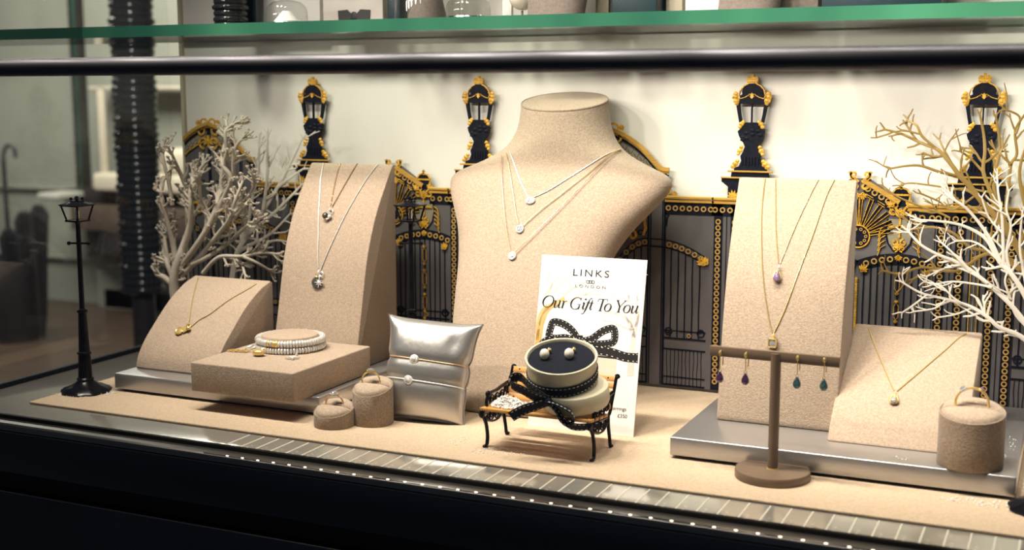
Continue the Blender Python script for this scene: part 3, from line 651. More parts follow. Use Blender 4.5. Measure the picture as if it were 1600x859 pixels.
# ------------------------------------------------------------------ necklaces laid on the stands
def bvh_of(o):
    dg = bpy.context.evaluated_depsgraph_get(); dg.update(); ev = o.evaluated_get(dg); me = ev.to_mesh()
    t = BVHTree.FromPolygons([V(o.location) + v.co for v in me.vertices], [tuple(p.vertices) for p in me.polygons]); ev.to_mesh_clear()
    return t
def on(t, px, py):
    for dy in range(16):                      # a point just past the top edge slides down onto it
        h = t.ray_cast(CAM, ray(px, py + dy))
        if h[0] is not None: break
    if h[0] is None:
        n = t.find_nearest(at_y(px, py, 1.35)); return n[0], n[1]
    return h[0], (h[1] if h[1].dot(ray(px, py)) < 0 else -h[1])
def chain_on(t, pix, r, beads, tail=None):
    """runs a chain over the surface through surveyed points; beads: thickness ripple"""
    ctr = [on(t, *p) for p in pix]
    pts = []
    raw = resample(smoothpath([c[0] for c in ctr], 8), 0.0009)
    for k, p in enumerate(raw):
        n = t.find_nearest(p); q, nn = n[0], n[1]
        if nn.dot(CAM - q) < 0: nn = -nn
        pts.append(q + nn * (r * 1.32 + LIFTN[0]))
    if tail: pts = pts + [V(p) for p in tail]
    rs = [r * (1.0 + (0.28 if k % 2 else -0.22) * beads) for k in range(len(pts))]
    return pts, rs
LIFTN = [0.0]
def necklace(t, label, runs, r, mkey, group, parts, loc):
    LIFTN[0] = {'yellow': 0.0011, 'rose g': 0.0022}.get(label[:6], 0.0) if 'on the bust' in label else 0.0
    th = thing('necklace', label, 'necklace', loc, 0, group)
    for run in runs:
        pts, rs = chain_on(t, run, r, 1.0); b = MB(); b.tube(pts, rs, 6); b.build('chain', M[mkey], th, loc)
    for fn in parts: fn(th, loc)
    return th
def frame_at(t, px, py, lift=0.0):
    p, n = on(t, px, py); n = n.normalized(); up = V((0, 0, 1)); x = up.cross(n).normalized(); y = n.cross(x)
    m = Mx((x, y, n)).transposed().to_4x4(); m.translation = p + n * lift
    return m   # local x = right, y = up the surface, z = out of it
tb = bvh_of(bust)
def oval_pendant(px, py, sx, sy, t=tb):
    def f(th, loc):
        m = frame_at(t, px, py, 0.0012); b = MB(); b.lathe([(0.6, -0.0010), (1.0, -0.0006), (1.0, 0.0006), (0.82, 0.0014)], 20, m @ Mx.Diagonal((sx, sy, 1, 1))); s_ = b.build('pendant', M['silver'], th, loc)
        b = MB(); b.lathe([(0.80, 0.0012), (0.6, 0.0019), (0.0, 0.0021)], 16, m @ Mx.Diagonal((sx, sy, 1, 1))); b.build('stone', M['pave'], s_, None if False else loc)
    return f
L0 = (BX, 1.33, 0.27)
necklace(tb, 'silver necklace on the bust, highest and shortest of its three, oval pendant', [[(797, 236), (803, 254), (812, 280), (821, 300), (826, 309)], [(835, 308), (862, 295), (905, 268), (935, 249), (962, 236), (969, 233)]], 0.00058, 'silver', 'necklaces on the bust', [oval_pendant(829, 314, 0.0060, 0.0044)], L0)
necklace(tb, 'yellow gold necklace on the bust, middle one of its three, heart pendant', [[(792, 240), (796, 262), (802, 300), (807, 335), (811, 352)], [(818, 353), (850, 325), (890, 294), (930, 262), (969, 234)]], 0.0005, 'gold', 'necklaces on the bust', [oval_pendant(813, 358, 0.0049, 0.0052)], L0)
necklace(tb, 'rose gold necklace on the bust, lowest and longest of its three, round pendant', [[(786, 245), (785, 275), (788, 320), (793, 365), (798, 393)], [(806, 395), (840, 362), (890, 312), (935, 265), (969, 235)]], 0.00046, 'rose', 'necklaces on the bust', [oval_pendant(801, 400, 0.0050, 0.0050)], L0)

tl, tr_, tm, tq = bvh_of(tallL), bvh_of(tallR), bvh_of(ramp), bvh_of(sqr)
def drop_charm(t, px, py, items):
    """items: list of (kind, dx mm, dy mm, size mm, material)"""
    def f(th, loc):
        m = frame_at(t, px, py, 0.0018)
        ch = None
        for kind, dx, dy, s, mk in items:
            b = MB(); q = m @ Mx.Translation((dx / 1000, dy / 1000, 0.0))
            s = s / 1000
            if kind == 'ring': b.tube([q @ V((s * math.cos(a), s * math.sin(a), 0.0005)) for a in [2 * PI * k / 14 for k in range(14)]], s * 0.22, 6, True)
            elif kind == 'disc': b.lathe([(s * 0.96, -0.0006), (s, 0.0), (s * 0.96, 0.0010), (s * 0.5, 0.0013)], 22, q)
            elif kind == 'ball': b.ball((0, 0, s * 0.6), s, 12, (1, 1, 0.8), q)
            elif kind == 'heart':
                pl = []
                for k in range(24):
                    a = 2 * PI * k / 24; pl.append((s * 0.062 * 16 * math.sin(a) ** 3, s * 0.062 * (13 * math.cos(a) - 5 * math.cos(2 * a) - 2 * math.cos(3 * a) - math.cos(4 * a))))
                b.prism(pl, 0.0, 0.0016, 'z', q)
            elif kind == 'star':
                pl = []
                for k in range(16):
                    a = PI / 2 + 2 * PI * k / 16; rr = s if k % 4 == 0 else (s * 0.72 if k % 2 == 0 else s * 0.30); pl.append((rr * math.cos(a), rr * math.sin(a)))
                b.prism(pl, 0.0006, 0.0022, 'z', q); b.ball((0, 0, 0.002), s * 0.3, 8, (1, 1, 0.6), q)
            elif kind == 'star5':
                pl = [((s if k % 2 == 0 else s * 0.42) * math.cos(PI / 2 + PI * k / 5), (s if k % 2 == 0 else s * 0.42) * math.sin(PI / 2 + PI * k / 5)) for k in range(10)]
                b.prism(pl, 0.0002, 0.0016, 'z', q)
            elif kind == 'drop':
                b.lathe([(0.0, -1.0), (0.55, -0.85), (0.82, -0.4), (0.78, 0.0), (0.5, 0.6), (0.16, 1.1)], 14, q @ Mx.Translation((0, 0, s * .5)) @ Mx.Rotation(-PI / 2, 4, 'X') @ Mx.Diagonal((s, s * 0.6, s, 1)))
            elif kind == 'square':
                b.box((-s, -s, 0.0), (s, s, s * 0.7), s * 0.3, 3, q)
            elif kind == 'sqframe':
                for a0, a1 in (((-s, -s), (s, -s * .75)), ((-s, s * .75), (s, s)), ((-s, -s), (-s * .75, s)), ((s * .75, -s), (s, s))): b.box((a0[0], a0[1], -0.0004), (a1[0], a1[1], s * 0.75), 0.0002, 1, q)
            elif kind == 'dropframe':
                pl = [q @ V((0.9 * s * math.sin(a) * (0.62 + 0.38 * (1 - math.cos(a)) / 2 * 1.0), -s * math.cos(a) * -1.0 * (1.15 if math.cos(a) > 0 else 0.9), 0.0008)) for a in [2 * PI * k / 20 for k in range(20)]]
                b.tube(pl, s * 0.16, 6, True)
            elif kind == 'bail': b.tube([q @ V((0, s, 0.0004)), q @ V((0, 0, 0.0016)), q @ V((0, -s, 0.0004))], s * 0.4, 8)
            nm = {'ring': 'jump_ring', 'disc': 'disc_charm', 'ball': 'bead_charm', 'heart': 'heart_charm', 'star': 'star_charm', 'star5': 'star_charm', 'drop': 'stone', 'square': 'stone', 'sqframe': 'setting', 'dropframe': 'setting', 'bail': 'bail'}[kind]
            o = b.build(nm, M[mk], th, loc)
    return f
necklace(tl, 'rose gold chain on the left tall stand, shorter one, dark ball charm', [[(532, 252), (526, 275), (521, 300), (517, 322)], [(559, 253), (547, 275), (535, 296), (526, 312), (519, 324)]], 0.00066, 'rose', 'necklaces on the left tall stand',
    [drop_charm(tl, 514, 336, [('bail', 0.5, 5.5, 2.6, 'silver'), ('ring', 3.2, 4.2, 2.6, 'silver'), ('ball', -2.4, -2.5, 4.2, 'dark_disc'), ('ball', 3.6, -3.0, 2.6, 'silver'), ('ball', -0.2, -6.8, 2.0, 'rose'), ('heart', 1.8, -4.2, 3.2, 'silver')])], (-0.855, 1.33, 0.22))
necklace(tl, 'long silver chain on the left tall stand with star and black disc charm', [[(506, 252), (501, 285), (499, 320), (498, 360), (497, 395), (498, 420)], [(592, 254), (570, 285), (548, 322), (526, 365), (508, 405), (501, 423)]], 0.00062, 'silver', 'necklaces on the left tall stand',
    [drop_charm(tl, 499, 440, [('bail', -0.8, 11.5, 3.0, 'silver'), ('ring', 3.2, 9.5, 2.8, 'silver'), ('ring', -2.5, 8.0, 2.4, 'gold'), ('disc', -2.8, -1.2, 7.0, 'dark_disc'), ('star', 1.6, -1.2, 7.2, 'silver'), ('bail', 1.2, 6.0, 2.0, 'silver')])], (-0.86, 1.31, 0.18))
necklace(tm, 'gold chain on the small curved ramp with a cluster of gold charms', [[(310, 434), (306, 448), (300, 475), (297, 497), (295, 507)], [(401, 444), (388, 452), (360, 468), (330, 490), (312, 500), (299, 511)]], 0.00056, 'gold', None,
    [drop_charm(tm, 292, 512, [('bail', 0.6, 3.2, 2.8, 'gold'), ('disc', -6.4, -7.0, 4.6, 'gold'), ('ring', -6.4, -7.0, 4.9, 'gold'), ('heart', 1.0, -4.2, 5.4, 'gold'), ('ball', 6.0, -3.0, 3.2, 'gold'), ('ring', 2.6, 1.0, 3.0, 'gold')])], (-1.02, 1.24, 0.09))
necklace(tr_, 'gold chain on the right tall stand, shorter one, lilac drop', [[(1212, 277), (1212, 320), (1213, 370), (1216, 405), (1217, 412)], [(1279, 275), (1266, 305), (1247, 345), (1230, 385), (1219, 412)]], 0.00048, 'gold', 'necklaces on the right tall stand',
    [drop_charm(tr_, 1215, 432, [('bail', 0.9, 9.2, 2.2, 'silver'), ('ball', 0.5, 5.8, 1.6, 'clear'), ('dropframe', 0, -0.4, 5.0, 'gold'), ('drop', 0, -1.0, 4.6, 'lilac')])], (-0.27, 1.28, 0.2))
necklace(tr_, 'long gold chain on the right tall stand, square clear stone', [[(1196, 276), (1191, 320), (1190, 380), (1193, 440), (1201, 495), (1207, 519)], [(1304, 276), (1290, 310), (1271, 365), (1250, 420), (1228, 480), (1210, 519)]], 0.00052, 'gold', 'necklaces on the right tall stand',
    [drop_charm(tr_, 1208, 536, [('bail', 0.4, 7.6, 2.6, 'gold'), ('sqframe', 0, 0, 4.6, 'gold'), ('square', 0, 0, 3.6, 'clear')])], (-0.27, 1.27, 0.16))
necklace(tq, 'fine gold chain on the square ramp with a round clear stone', [[(1357, 513), (1361, 524), (1372, 553), (1385, 585), (1397, 611)], [(1510, 522), (1500, 527), (1475, 549), (1440, 579), (1415, 600), (1401, 612)]], 0.00056, 'gold', None,
    [drop_charm(tq, 1397, 628, [('bail', 0.5, 6.6, 3.2, 'gold'), ('dropframe', 0, 0.6, 5.2, 'gold'), ('ball', 0, -1.2, 3.4, 'clear')])], (-0.16, 1.27, 0.06))

# ------------------------------------------------------------------ bracelets on the pad
def disc_bracelet(z, label, specials, seed, tilt=0.0):
    rr = random.Random(seed); c = PADC + V((0, 0, z))
    t = thing('bracelet', label, 'bracelet', c, 0, 'stacked silver bead bracelets')
    n = 72; RC = 0.0386; b = MB(); gb = {}
    for k in range(n):
        a = 2 * PI * k / n; r = 0.0041 * (1.0 + 0.07 * rr.uniform(-1, 1)); h = RC * 2 * PI / n * 0.5
        m = Mx.Rotation(a, 4, 'Z') @ Mx.Translation((RC, 0, 0)) @ Mx.Rotation(PI / 2, 4, 'X')
        prof = [(r * 0.66, -h), (r * 0.95, -h * 0.62), (r, -h * 0.2), (r, h * 0.2), (r * 0.95, h * 0.62), (r * 0.66, h)]
        kind = specials.get(k)
        if kind: 
            q = MB(); q.lathe([(p * 1.04, zz * 1.5) for p, zz in prof], 14, m); q.build('bead', M[kind], t)
        else: b.lathe(prof, 14, m)
    b.build('disc_band', M['silver'], t)
    return t
# angle 0 is +x; the front of the ring faces -y (about k = 69)
disc_bracelet(0.0040, 'lower of two stacked silver disc bracelets on the pad, with heart and star charms', {}, 3)
disc_bracelet(0.0121, 'upper of two stacked silver disc bracelets on the pad, with gold beads', {53: 'gold', 54: 'pave', 55: 'gold', 44: 'gold', 56: 'gold', 45: 'pave'}, 5)
lowb = [o for o in bpy.data.objects if o.name.startswith('bracelet') and o.parent is None and 'lower' in o.get('label', '')][0]
def flatframe(px, py, z): p = at_z(px, py, z); m = Mx.Identity(4); m.translation = p - V(lowb.location); return m, p
m, p = flatframe(404, 556, 0.0562); b = MB(); b.ball((0, 0, 0.0042), (0.0078, 0.0062, 0.0042), 16, m=m)
hl = b.build('heart_charm', M['gold'], lowb); hl['label'] = 'puffed gold heart charm'
b = MB(); b.tube([m @ V((0.000, 0.004, 0.006)), m @ V((0.003, 0.007, 0.008)), m @ V((0.006, 0.009, 0.006))], 0.0009, 6); b.build('charm_link', M['gold'], lowb)
m, p = flatframe(457, 560, 0.0566); b = MB()
b.prism([((0.0088 if k % 2 == 0 else 0.0034) * math.cos(PI / 2 + PI * k / 5), (0.0088 if k % 2 == 0 else 0.0034) * math.sin(PI / 2 + PI * k / 5)) for k in range(10)], 0.0, 0.0022, 'z', m); b.build('star_charm', M['silver'], lowb)
b = MB(); b.tube([m @ V((0.001, 0.005, 0.001)), m @ V((0.001, 0.007, 0.006)), m @ V((0.001, 0.009, 0.002))], 0.0009, 6); b.build('charm_link', M['silver'], lowb)
m, p = flatframe(372, 550, 0.0562); b = MB()
for k in range(8): b.tube([m @ V((-0.012 + 0.0033 * k + 0.0026 * math.cos(a), 0.0006 * k + 0.0038 * math.sin(a), 0.0010 + 0.0008 * (k % 2))) for a in [2 * PI * j / 10 for j in range(10)]], 0.0006, 5, True)
b.build('extension_chain', M['gold'], lowb)
m, p = flatframe(394, 545, 0.0562); b = MB()
for dx in (-0.004, 0.004): b.tube([m @ V((dx + 0.0048 * math.cos(a), 0.0052 * math.sin(a), 0.0022 + 0.0025 * math.cos(a))) for a in [2 * PI * j / 14 for j in range(14)]], 0.0008, 6, True)
b.build('clasp', M['silver'], lowb)

# ------------------------------------------------------------------ rings
def finger_ring(c, r, label, mk, th, rz, stones, tiltx=0.0):
    t = thing('ring', label, 'ring', c, rz, 'rings on the stands')
    b = MB(); b.tube([(r * math.cos(a), 0, r * math.sin(a)) for a in [2 * PI * k / 40 for k in range(40)]], th, 8, True); b.build('band', M[mk], t)
    for fn in stones: fn(t, r)
    return t
def bezel(an, s, mk, stone, flat=1.0):
    def f(t, r):
        m = Mx.Rotation(R(90 - an), 4, 'Y') @ Mx.Translation((0, 0, r))
        m = Mx.Rotation(-R(an - 90), 4, 'Y') @ Mx.Translation((0, 0, r))
        b = MB(); b.lathe([(s * 0.6, -s * 0.3), (s, 0.0), (s, s * 0.45), (s * 0.86, s * 0.5)], 8 if flat != 1 else 16, m @ Mx.Diagonal((1.25 if flat != 1 else 1, 1, 1, 1))); o = b.build('setting', M[mk], t)
        b = MB(); b.lathe([(s * 0.84, s * 0.40), (s * 0.80, s * 0.7), (s * 0.5, s * 0.95)], 8, m @ Mx.Diagonal((1.25 if flat != 1 else 1, 1, 1, 1))); b.build('stone', M[stone], o)
    return f
finger_ring((-0.7280, 1.1295, 0.0240), 0.0094, 'two-tone ring with a flat pale stone in the short front ring stand', 'rose', 0.0011, 0.35, [bezel(92, 0.0042, 'silver', 'clear', 2)])
b = MB()
finger_ring((-0.6965, 1.1545, 0.0470), 0.0100, 'gold solitaire ring with a rectangular clear stone in the tall left ring stand', 'gold', 0.0009, 0.30, [bezel(90, 0.0038, 'gold', 'clear', 2)])
finger_ring((-0.0785, 1.1865, 0.0790), 0.0142, 'gold open ring with one clear and one lilac stone in the wide ring stand', 'gold', 0.0012, 0.12, [bezel(122, 0.0036, 'silver', 'clear'), bezel(58, 0.0032, 'gold', 'lilac')])

# ------------------------------------------------------------------ silver pillow with two bracelets
PW, PH, PD = 0.0540, 0.0575, 0.0235
PM = Mx.Translation((-0.6480, 1.1975, 0.0545)) @ Mx.Rotation(R(8), 4, 'Z') @ Mx.Rotation(R(-17), 4, 'X') @ Mx.Rotation(R(3), 4, 'Y')
pt = thing('bracelet_pillow', 'silver leatherette pillow leaning on the bust, wearing two thin bracelets', 'pillow', (-0.65, 1.19, 0.0))
def pil(u, v, s):
    """u, v in -1..1 over the pillow face, s = +1 front, -1 back; the two bracelets pinch it slightly"""
    k = max(0.0, (1 - abs(u) ** 2.4)) ** 0.48 * max(0.0, (1 - abs(v) ** 2.4)) ** 0.45
    g1, g2 = math.exp(-((v - 0.17) / 0.07) ** 2), math.exp(-((v + 0.26) / 0.07) ** 2)
    k *= 1.0 - 0.09 * g1 - 0.09 * g2
    ear = 0.5 + 0.5 * math.copysign(1, u) * math.copysign(1, v)
    wx = PW * u * (0.90 + 0.10 * abs(v) ** 5 - 0.05 * g1 - 0.035 * g2) * (1.0 + 0.05 * v)
    wz = PH * v * (0.945 + 0.055 * abs(u) ** 5)
    rim_ = k ** 0.35
    wr = (0.0026 * math.exp(-(((u - 0.62) / 0.14) ** 2 + ((v - 0.60) / 0.22) ** 2)) * -1.0 + 0.0016 * math.sin(11 * u - 7 * v) * abs(u) ** 3 * abs(v) ** 1.5 + 0.0012 * math.sin(8 * v + 6 * u) * abs(v) ** 4 * abs(u)) * rim_
    return V((wx, -s * (PD * k + wr) , wz))
b = MB(); N = 40; g = {}
for s in (1, -1):
    for i in range(N + 1):
        for j in range(N + 1):
            if s == -1 and (i in (0, N) or j in (0, N)): g[s, i, j] = g[1, i, j]; continue
            # denser toward the rim
            u, v = math.sin((i / N - .5) * PI), math.sin((j / N - .5) * PI); u, v = 0.5 * u + 0.5 * (2 * i / N - 1), 0.5 * v + 0.5 * (2 * j / N - 1)
            g[s, i, j] = b.bm.verts.new(PM @ pil(u, v, s))
    for i in range(N):
        for j in range(N):
            q = [g[s, i, j], g[s, i + 1, j], g[s, i + 1, j + 1], g[s, i, j + 1]]; b.bm.faces.new(q if s == 1 else q[::-1])
b.build('cushion', M['pillow'], pt, pt.location, 70)
b = MB()
rim = [PM @ pil(-1 + 2 * k / 24, 1, 1) for k in range(25)] + [PM @ pil(1, 1 - 2 * k / 24, 1) for k in range(1, 25)] + [PM @ pil(1 - 2 * k / 24, -1, 1) for k in range(1, 25)] + [PM @ pil(-1, -1 + 2 * k / 24, 1) for k in range(1, 24)]
b.tube(rim, 0.0009, 5, True); b.build('seam', M['pillow'], pt, pt.location)
def pillow_bracelet(v0, mk, label, disc_u):
    t = thing('bracelet', label, 'bracelet', PM @ V((0, 0, PH * v0)), 0, 'thin bracelets on the pillow')
    loc = t.location.copy(); path = []
    n = 130
    for k in range(n):
        a = 2 * PI * k / n; u = math.copysign(abs(math.cos(a)) ** 0.8, math.cos(a)); s = 1 if math.sin(a) >= 0 else -1
        v = v0 - 0.02 * u
        p = pil(max(-.985, min(.985, u)), v, s); p.y -= s * 0.0004; path.append(PM @ p)
    b = MB(); b.tube(path, [0.00085 * (1.25 if k % 2 else 0.85) for k in range(n)], 6, True); b.build('chain', M[mk], t, loc)
    p = PM @ pil(disc_u, v0, 1); m = PM.to_3x3().to_4x4(); m.translation = p
    q = m @ Mx.Rotation(PI / 2, 4, 'X')
    b = MB(); b.lathe([(0.0040, -0.0005), (0.0052, 0.0004), (0.0052, 0.0016), (0.0042, 0.0024)], 22, q); o = b.build('disc', M['silver'], t, loc)
    b = MB(); b.lathe([(0.0042, 0.0020), (0.0030, 0.0028), (0.0002, 0.0031)], 18, q); b.build('pave_face', M['pave'], o, loc)
pillow_bracelet(0.17, 'rose', 'upper thin bracelet on the pillow, rose gold cord with a pave disc', -0.22)
pillow_bracelet(-0.26, 'silver', 'lower thin bracelet on the pillow, silver cord with a pave disc', -0.30)

# ------------------------------------------------------------------ gift card
CW, CH = 0.1205, 0.1880
CO = V((-0.5342, 1.2135, 0.0)); CE = V((-0.4137, 1.2165, 0.0)); ctopy = 0.041
cx = (CE - CO).normalized(); cup = V((0.0, ctopy, 0.1835)); cup = (cup - cx * cup.dot(cx)).normalized(); cn = cx.cross(cup)    # cn points away from the viewer? fixed below
if cn.y > 0: cn = -cn
card = thing('gift_card', 'white printed advert card propped behind the bench, Our Gift To You', 'card', tuple((CO + CE) / 2))
CM = Mx((cx, -cn, cup)).transposed().to_4x4(); CM.translation = CO       # local x across, y into the card, z up
def cuv(u, v): return (u * CW, (1 - v) * CH)
b = MB(); b.box((0, 0, 0), (CW, 0.0014, CH), 0.0002, 1, CM); b.build('sheet', M['card'], card, card.location, 0)
class Print(MB):
    lay = 0.00012
    def st(s, pts, w): s.strip([cuv(*p) for p in pts], w, -0.00012 - s.lay, 0.0)
    def poly(s, pts): s.prism([cuv(*p) for p in pts], -0.00008 - s.lay, 0.0)
    def done(s, name, m):
        for v in s.bm.verts: v.co = CM @ v.co
        return s.build(name, m, card, card.location, 0)
def branchy(p, pts, w0, w1):
    q = [(a.x, a.y) for a in smoothpath([(x, y, 0) for x, y in pts], 5)]; n = len(q)
    p.st(q, [w0 + (w1 - w0) * k / (n - 1) for k in range(n)])
p = Print(); p.lay = 0.00002
branchy(p, [(0.012, 0.62), (0.035, 0.50), (0.05, 0.40), (0.10, 0.315), (0.19, 0.275), (0.26, 0.25)], 0.0072, 0.0050)
branchy(p, [(0.02, 0.50), (0.03, 0.36), (0.10, 0.30)], 0.004, 0.006)
p.poly([(0.01, 0.36), (0.10, 0.30), (0.07, 0.345), (0.05, 0.40), (0.03, 0.62), (0.006, 0.66)])
p.done('printed_gold_tree', M['ink_gold'])
p = Print(); p.lay = 0.00003
for pts, w0, w1 in (([(0.19, 0.275), (0.30, 0.265), (0.40, 0.225), (0.50, 0.215), (0.60, 0.21)], .0028, .0010), ([(0.06, 0.24), (0.10, 0.20), (0.14, 0.15), (0.20, 0.11)], .0030, .0010), ([(0.10, 0.225), (0.12, 0.17), (0.09, 0.12)], .0024, .0008),
                    ([(0.22, 0.24), (0.30, 0.20), (0.36, 0.17), (0.44, 0.14)], .0030, .0010), ([(0.14, 0.22), (0.20, 0.17), (0.27, 0.12)], .0022, .0008), ([(0.30, 0.19), (0.29, 0.14), (0.33, 0.09)], .0016, .0006), ([(0.06, 0.16), (0.09, 0.12), (0.08, 0.08)], .0018, .0007), ([(0.44, 0.22), (0.52, 0.19), (0.56, 0.16)], .0014, .0006), ([(0.40, 0.225), (0.38, 0.20), (0.42, 0.18)], .0013, .0006)):
    branchy(p, pts, w0, w1)
p.done('printed_pale_branches', M['ink_pale'])
p = Print(); p.lay = 0.00001; rr = random.Random(4)
branchy(p, [(0.93, 0.66), (0.925, 0.54), (0.93, 0.47), (0.92, 0.42), (0.88, 0.36), (0.82, 0.33), (0.74, 0.31), (0.66, 0.30)], .0080, .0010)
for pts, w0, w1 in (([(0.93, 0.44), (0.95, 0.36), (0.95, 0.28), (0.93, 0.20)], .0048, .0010), ([(0.92, 0.40), (0.88, 0.30), (0.86, 0.22), (0.80, 0.15)], .0036, .0008), ([(0.88, 0.36), (0.80, 0.28), (0.72, 0.22), (0.66, 0.19)], .0026, .0007), ([(0.94, 0.38), (0.97, 0.30), (0.985, 0.24)], .0034, .001), ([(0.90, 0.40), (0.80, 0.38), (0.70, 0.36), (0.62, 0.36)], .0026, .0006), ([(0.85, 0.24), (0.87, 0.14), (0.84, 0.08)], .0016, .0005), ([(0.93, 0.22), (0.95, 0.13), (0.92, 0.07)], .0016, .0005)):
    branchy(p, pts, w0, w1)
for k in range(46):
    u, v = rr.uniform(0.56, 0.96), rr.uniform(0.07, 0.36); a = rr.uniform(-2.6, -0.5); L = rr.uniform(0.03, 0.075)
    branchy(p, [(u, v), (u + L * .5 * math.cos(a), v + L * .35 * math.sin(a)), (u + L * math.cos(a + .4), v + L * .7 * math.sin(a + .4))], .0009, .0004)
p.done('printed_taupe_tree', M['ink_grey'])
# pictured box, earrings and ribbon
p = Print(); p.lay = 0.00004
p.poly([(0.30, 0.555), (0.78, 0.545), (0.795, 0.60), (0.79, 0.72), (0.74, 0.76), (0.36, 0.76), (0.30, 0.70)]); p.done('printed_box', M['ink_cream'])
p = Print(); p.lay = 0.00006
p.poly([(0.30, 0.556), (0.79, 0.562), (0.79, 0.572), (0.30, 0.568)])
def loop(p, pts, w): q = [(a.x, a.y) for a in smoothpath([(x, y, 0) for x, y in pts], 6)]; p.st(q, w); return q
L1 = loop(p, [(0.415, 0.485), (0.36, 0.435), (0.27, 0.398), (0.17, 0.388), (0.145, 0.42), (0.135, 0.475), (0.20, 0.482), (0.30, 0.475), (0.415, 0.495)], 0.0080)
L2 = loop(p, [(0.445, 0.488), (0.54, 0.470), (0.64, 0.420), (0.73, 0.400), (0.755, 0.430), (0.745, 0.475), (0.66, 0.492), (0.55, 0.498), (0.445, 0.498)], 0.0080)
T1 = loop(p, [(0.44, 0.49), (0.56, 0.525), (0.72, 0.535), (0.87, 0.555), (0.985, 0.555)], [0.0100] * 24 + [0.0115])
T2 = loop(p, [(0.42, 0.49), (0.28, 0.50), (0.13, 0.500), (0.07, 0.53)], 0.0095)
p.poly([(0.395, 0.455), (0.455, 0.452), (0.475, 0.50), (0.45, 0.525), (0.40, 0.52)]); p.done('printed_ribbon', M['ink'])
p = Print(); p.lay = 0.0001
for Q in (L1, L2, T1, T2):
    for dv in (-0.013, 0.013):
        for k in range(1, len(Q) - 1, 2):
            a, c = Q[k], Q[k + 1] if k + 1 < len(Q) else Q[k]
            e = (a[0] * .4 + c[0] * .6, a[1] * .4 + c[1] * .6); tx, ty = c[0] - a[0], c[1] - a[1]; ll = math.hypot(tx * CW, ty * CH) or 1
            w_ = 0.0027 if Q in (L1, L2) else 0.0036; s_ = 1 if dv > 0 else -1; ox, oy = -ty * CH / ll * w_ * s_ / CW, tx * CW / ll * w_ * s_ / CH
            p.st([(a[0] + ox, a[1] + oy), (e[0] + ox, e[1] + oy)], 0.0007)
p.done('printed_stitching', M['stitch'])
p = Print(); p.lay = 0.00009
for u, v in ((0.55, 0.60), (0.56, 0.64)): p.poly([(u + 0.022 * math.cos(a), v + 0.016 * math.sin(a)) for a in [2 * PI * k / 12 for k in range(12)]])
p.done('printed_earring', M['ink_gold'])
# lettering: sans lines from the built-in font, the script line drawn as pen strokes
def sans(txt, u, v, h, track, name='lettering', xs=1.0):
    cu = bpy.data.curves.new('t', 'FONT'); cu.body = txt; cu.size = 1.0; cu.space_character = track; cu.align_x = 'CENTER'; cu.resolution_u = 3
    o = bpy.data.objects.new('t', cu); COL.objects.link(o); dg = bpy.context.evaluated_depsgraph_get(); dg.update(); ev = o.evaluated_get(dg)
    me = bpy.data.meshes.new_from_object(ev); bpy.data.objects.remove(o)
    x0, z0 = cuv(u, v)
    for vv in me.vertices:
        q = vv.co; vv.co = CM @ V((x0 + q.x * h * 1.38 * xs, -0.00025, z0 + q.y * h * 1.38)) - V(card.location)
    me.materials.clear(); me.materials.append(M['ink'])
    t = bpy.data.objects.new(name, me); COL.objects.link(t); t.parent = card
    return t
sans('LINKS', 0.485, 0.112, 0.0078, 1.30, xs=1.22); sans('LONDON', 0.49, 0.178, 0.0032, 1.7, xs=1.30)
sans('earrings', 0.845, 0.858, 0.0040, 1.0); sans('\u00a3350', 0.885, 0.898, 0.0040, 1.0)
p = Print(); p.lay = 0.0001
for u in (0.464, 0.487, 0.510):
    p.st([(u + 0.0165 * math.cos(a), 0.143 + 0.0085 * math.sin(a)) for a in [2 * PI * k / 16 for k in range(17)]], 0.00055)
p.done('emblem', M['ink'])
TH, HA = 0.0022, 0.00055
def E(cx_, cy, rx, ry, a0, a1, n=18, thick=True):
    """slanted pen ellipse; thick on the sides, hairline at top and bottom"""
    out = []
    for k in range(n + 1):
        a = R(a0 + (a1 - a0) * k / n); out.append((cx_ + rx * math.cos(a), cy + ry * math.sin(a), HA + (TH - HA) * abs(math.cos(a)) ** 1.6 if thick else HA))
    return out
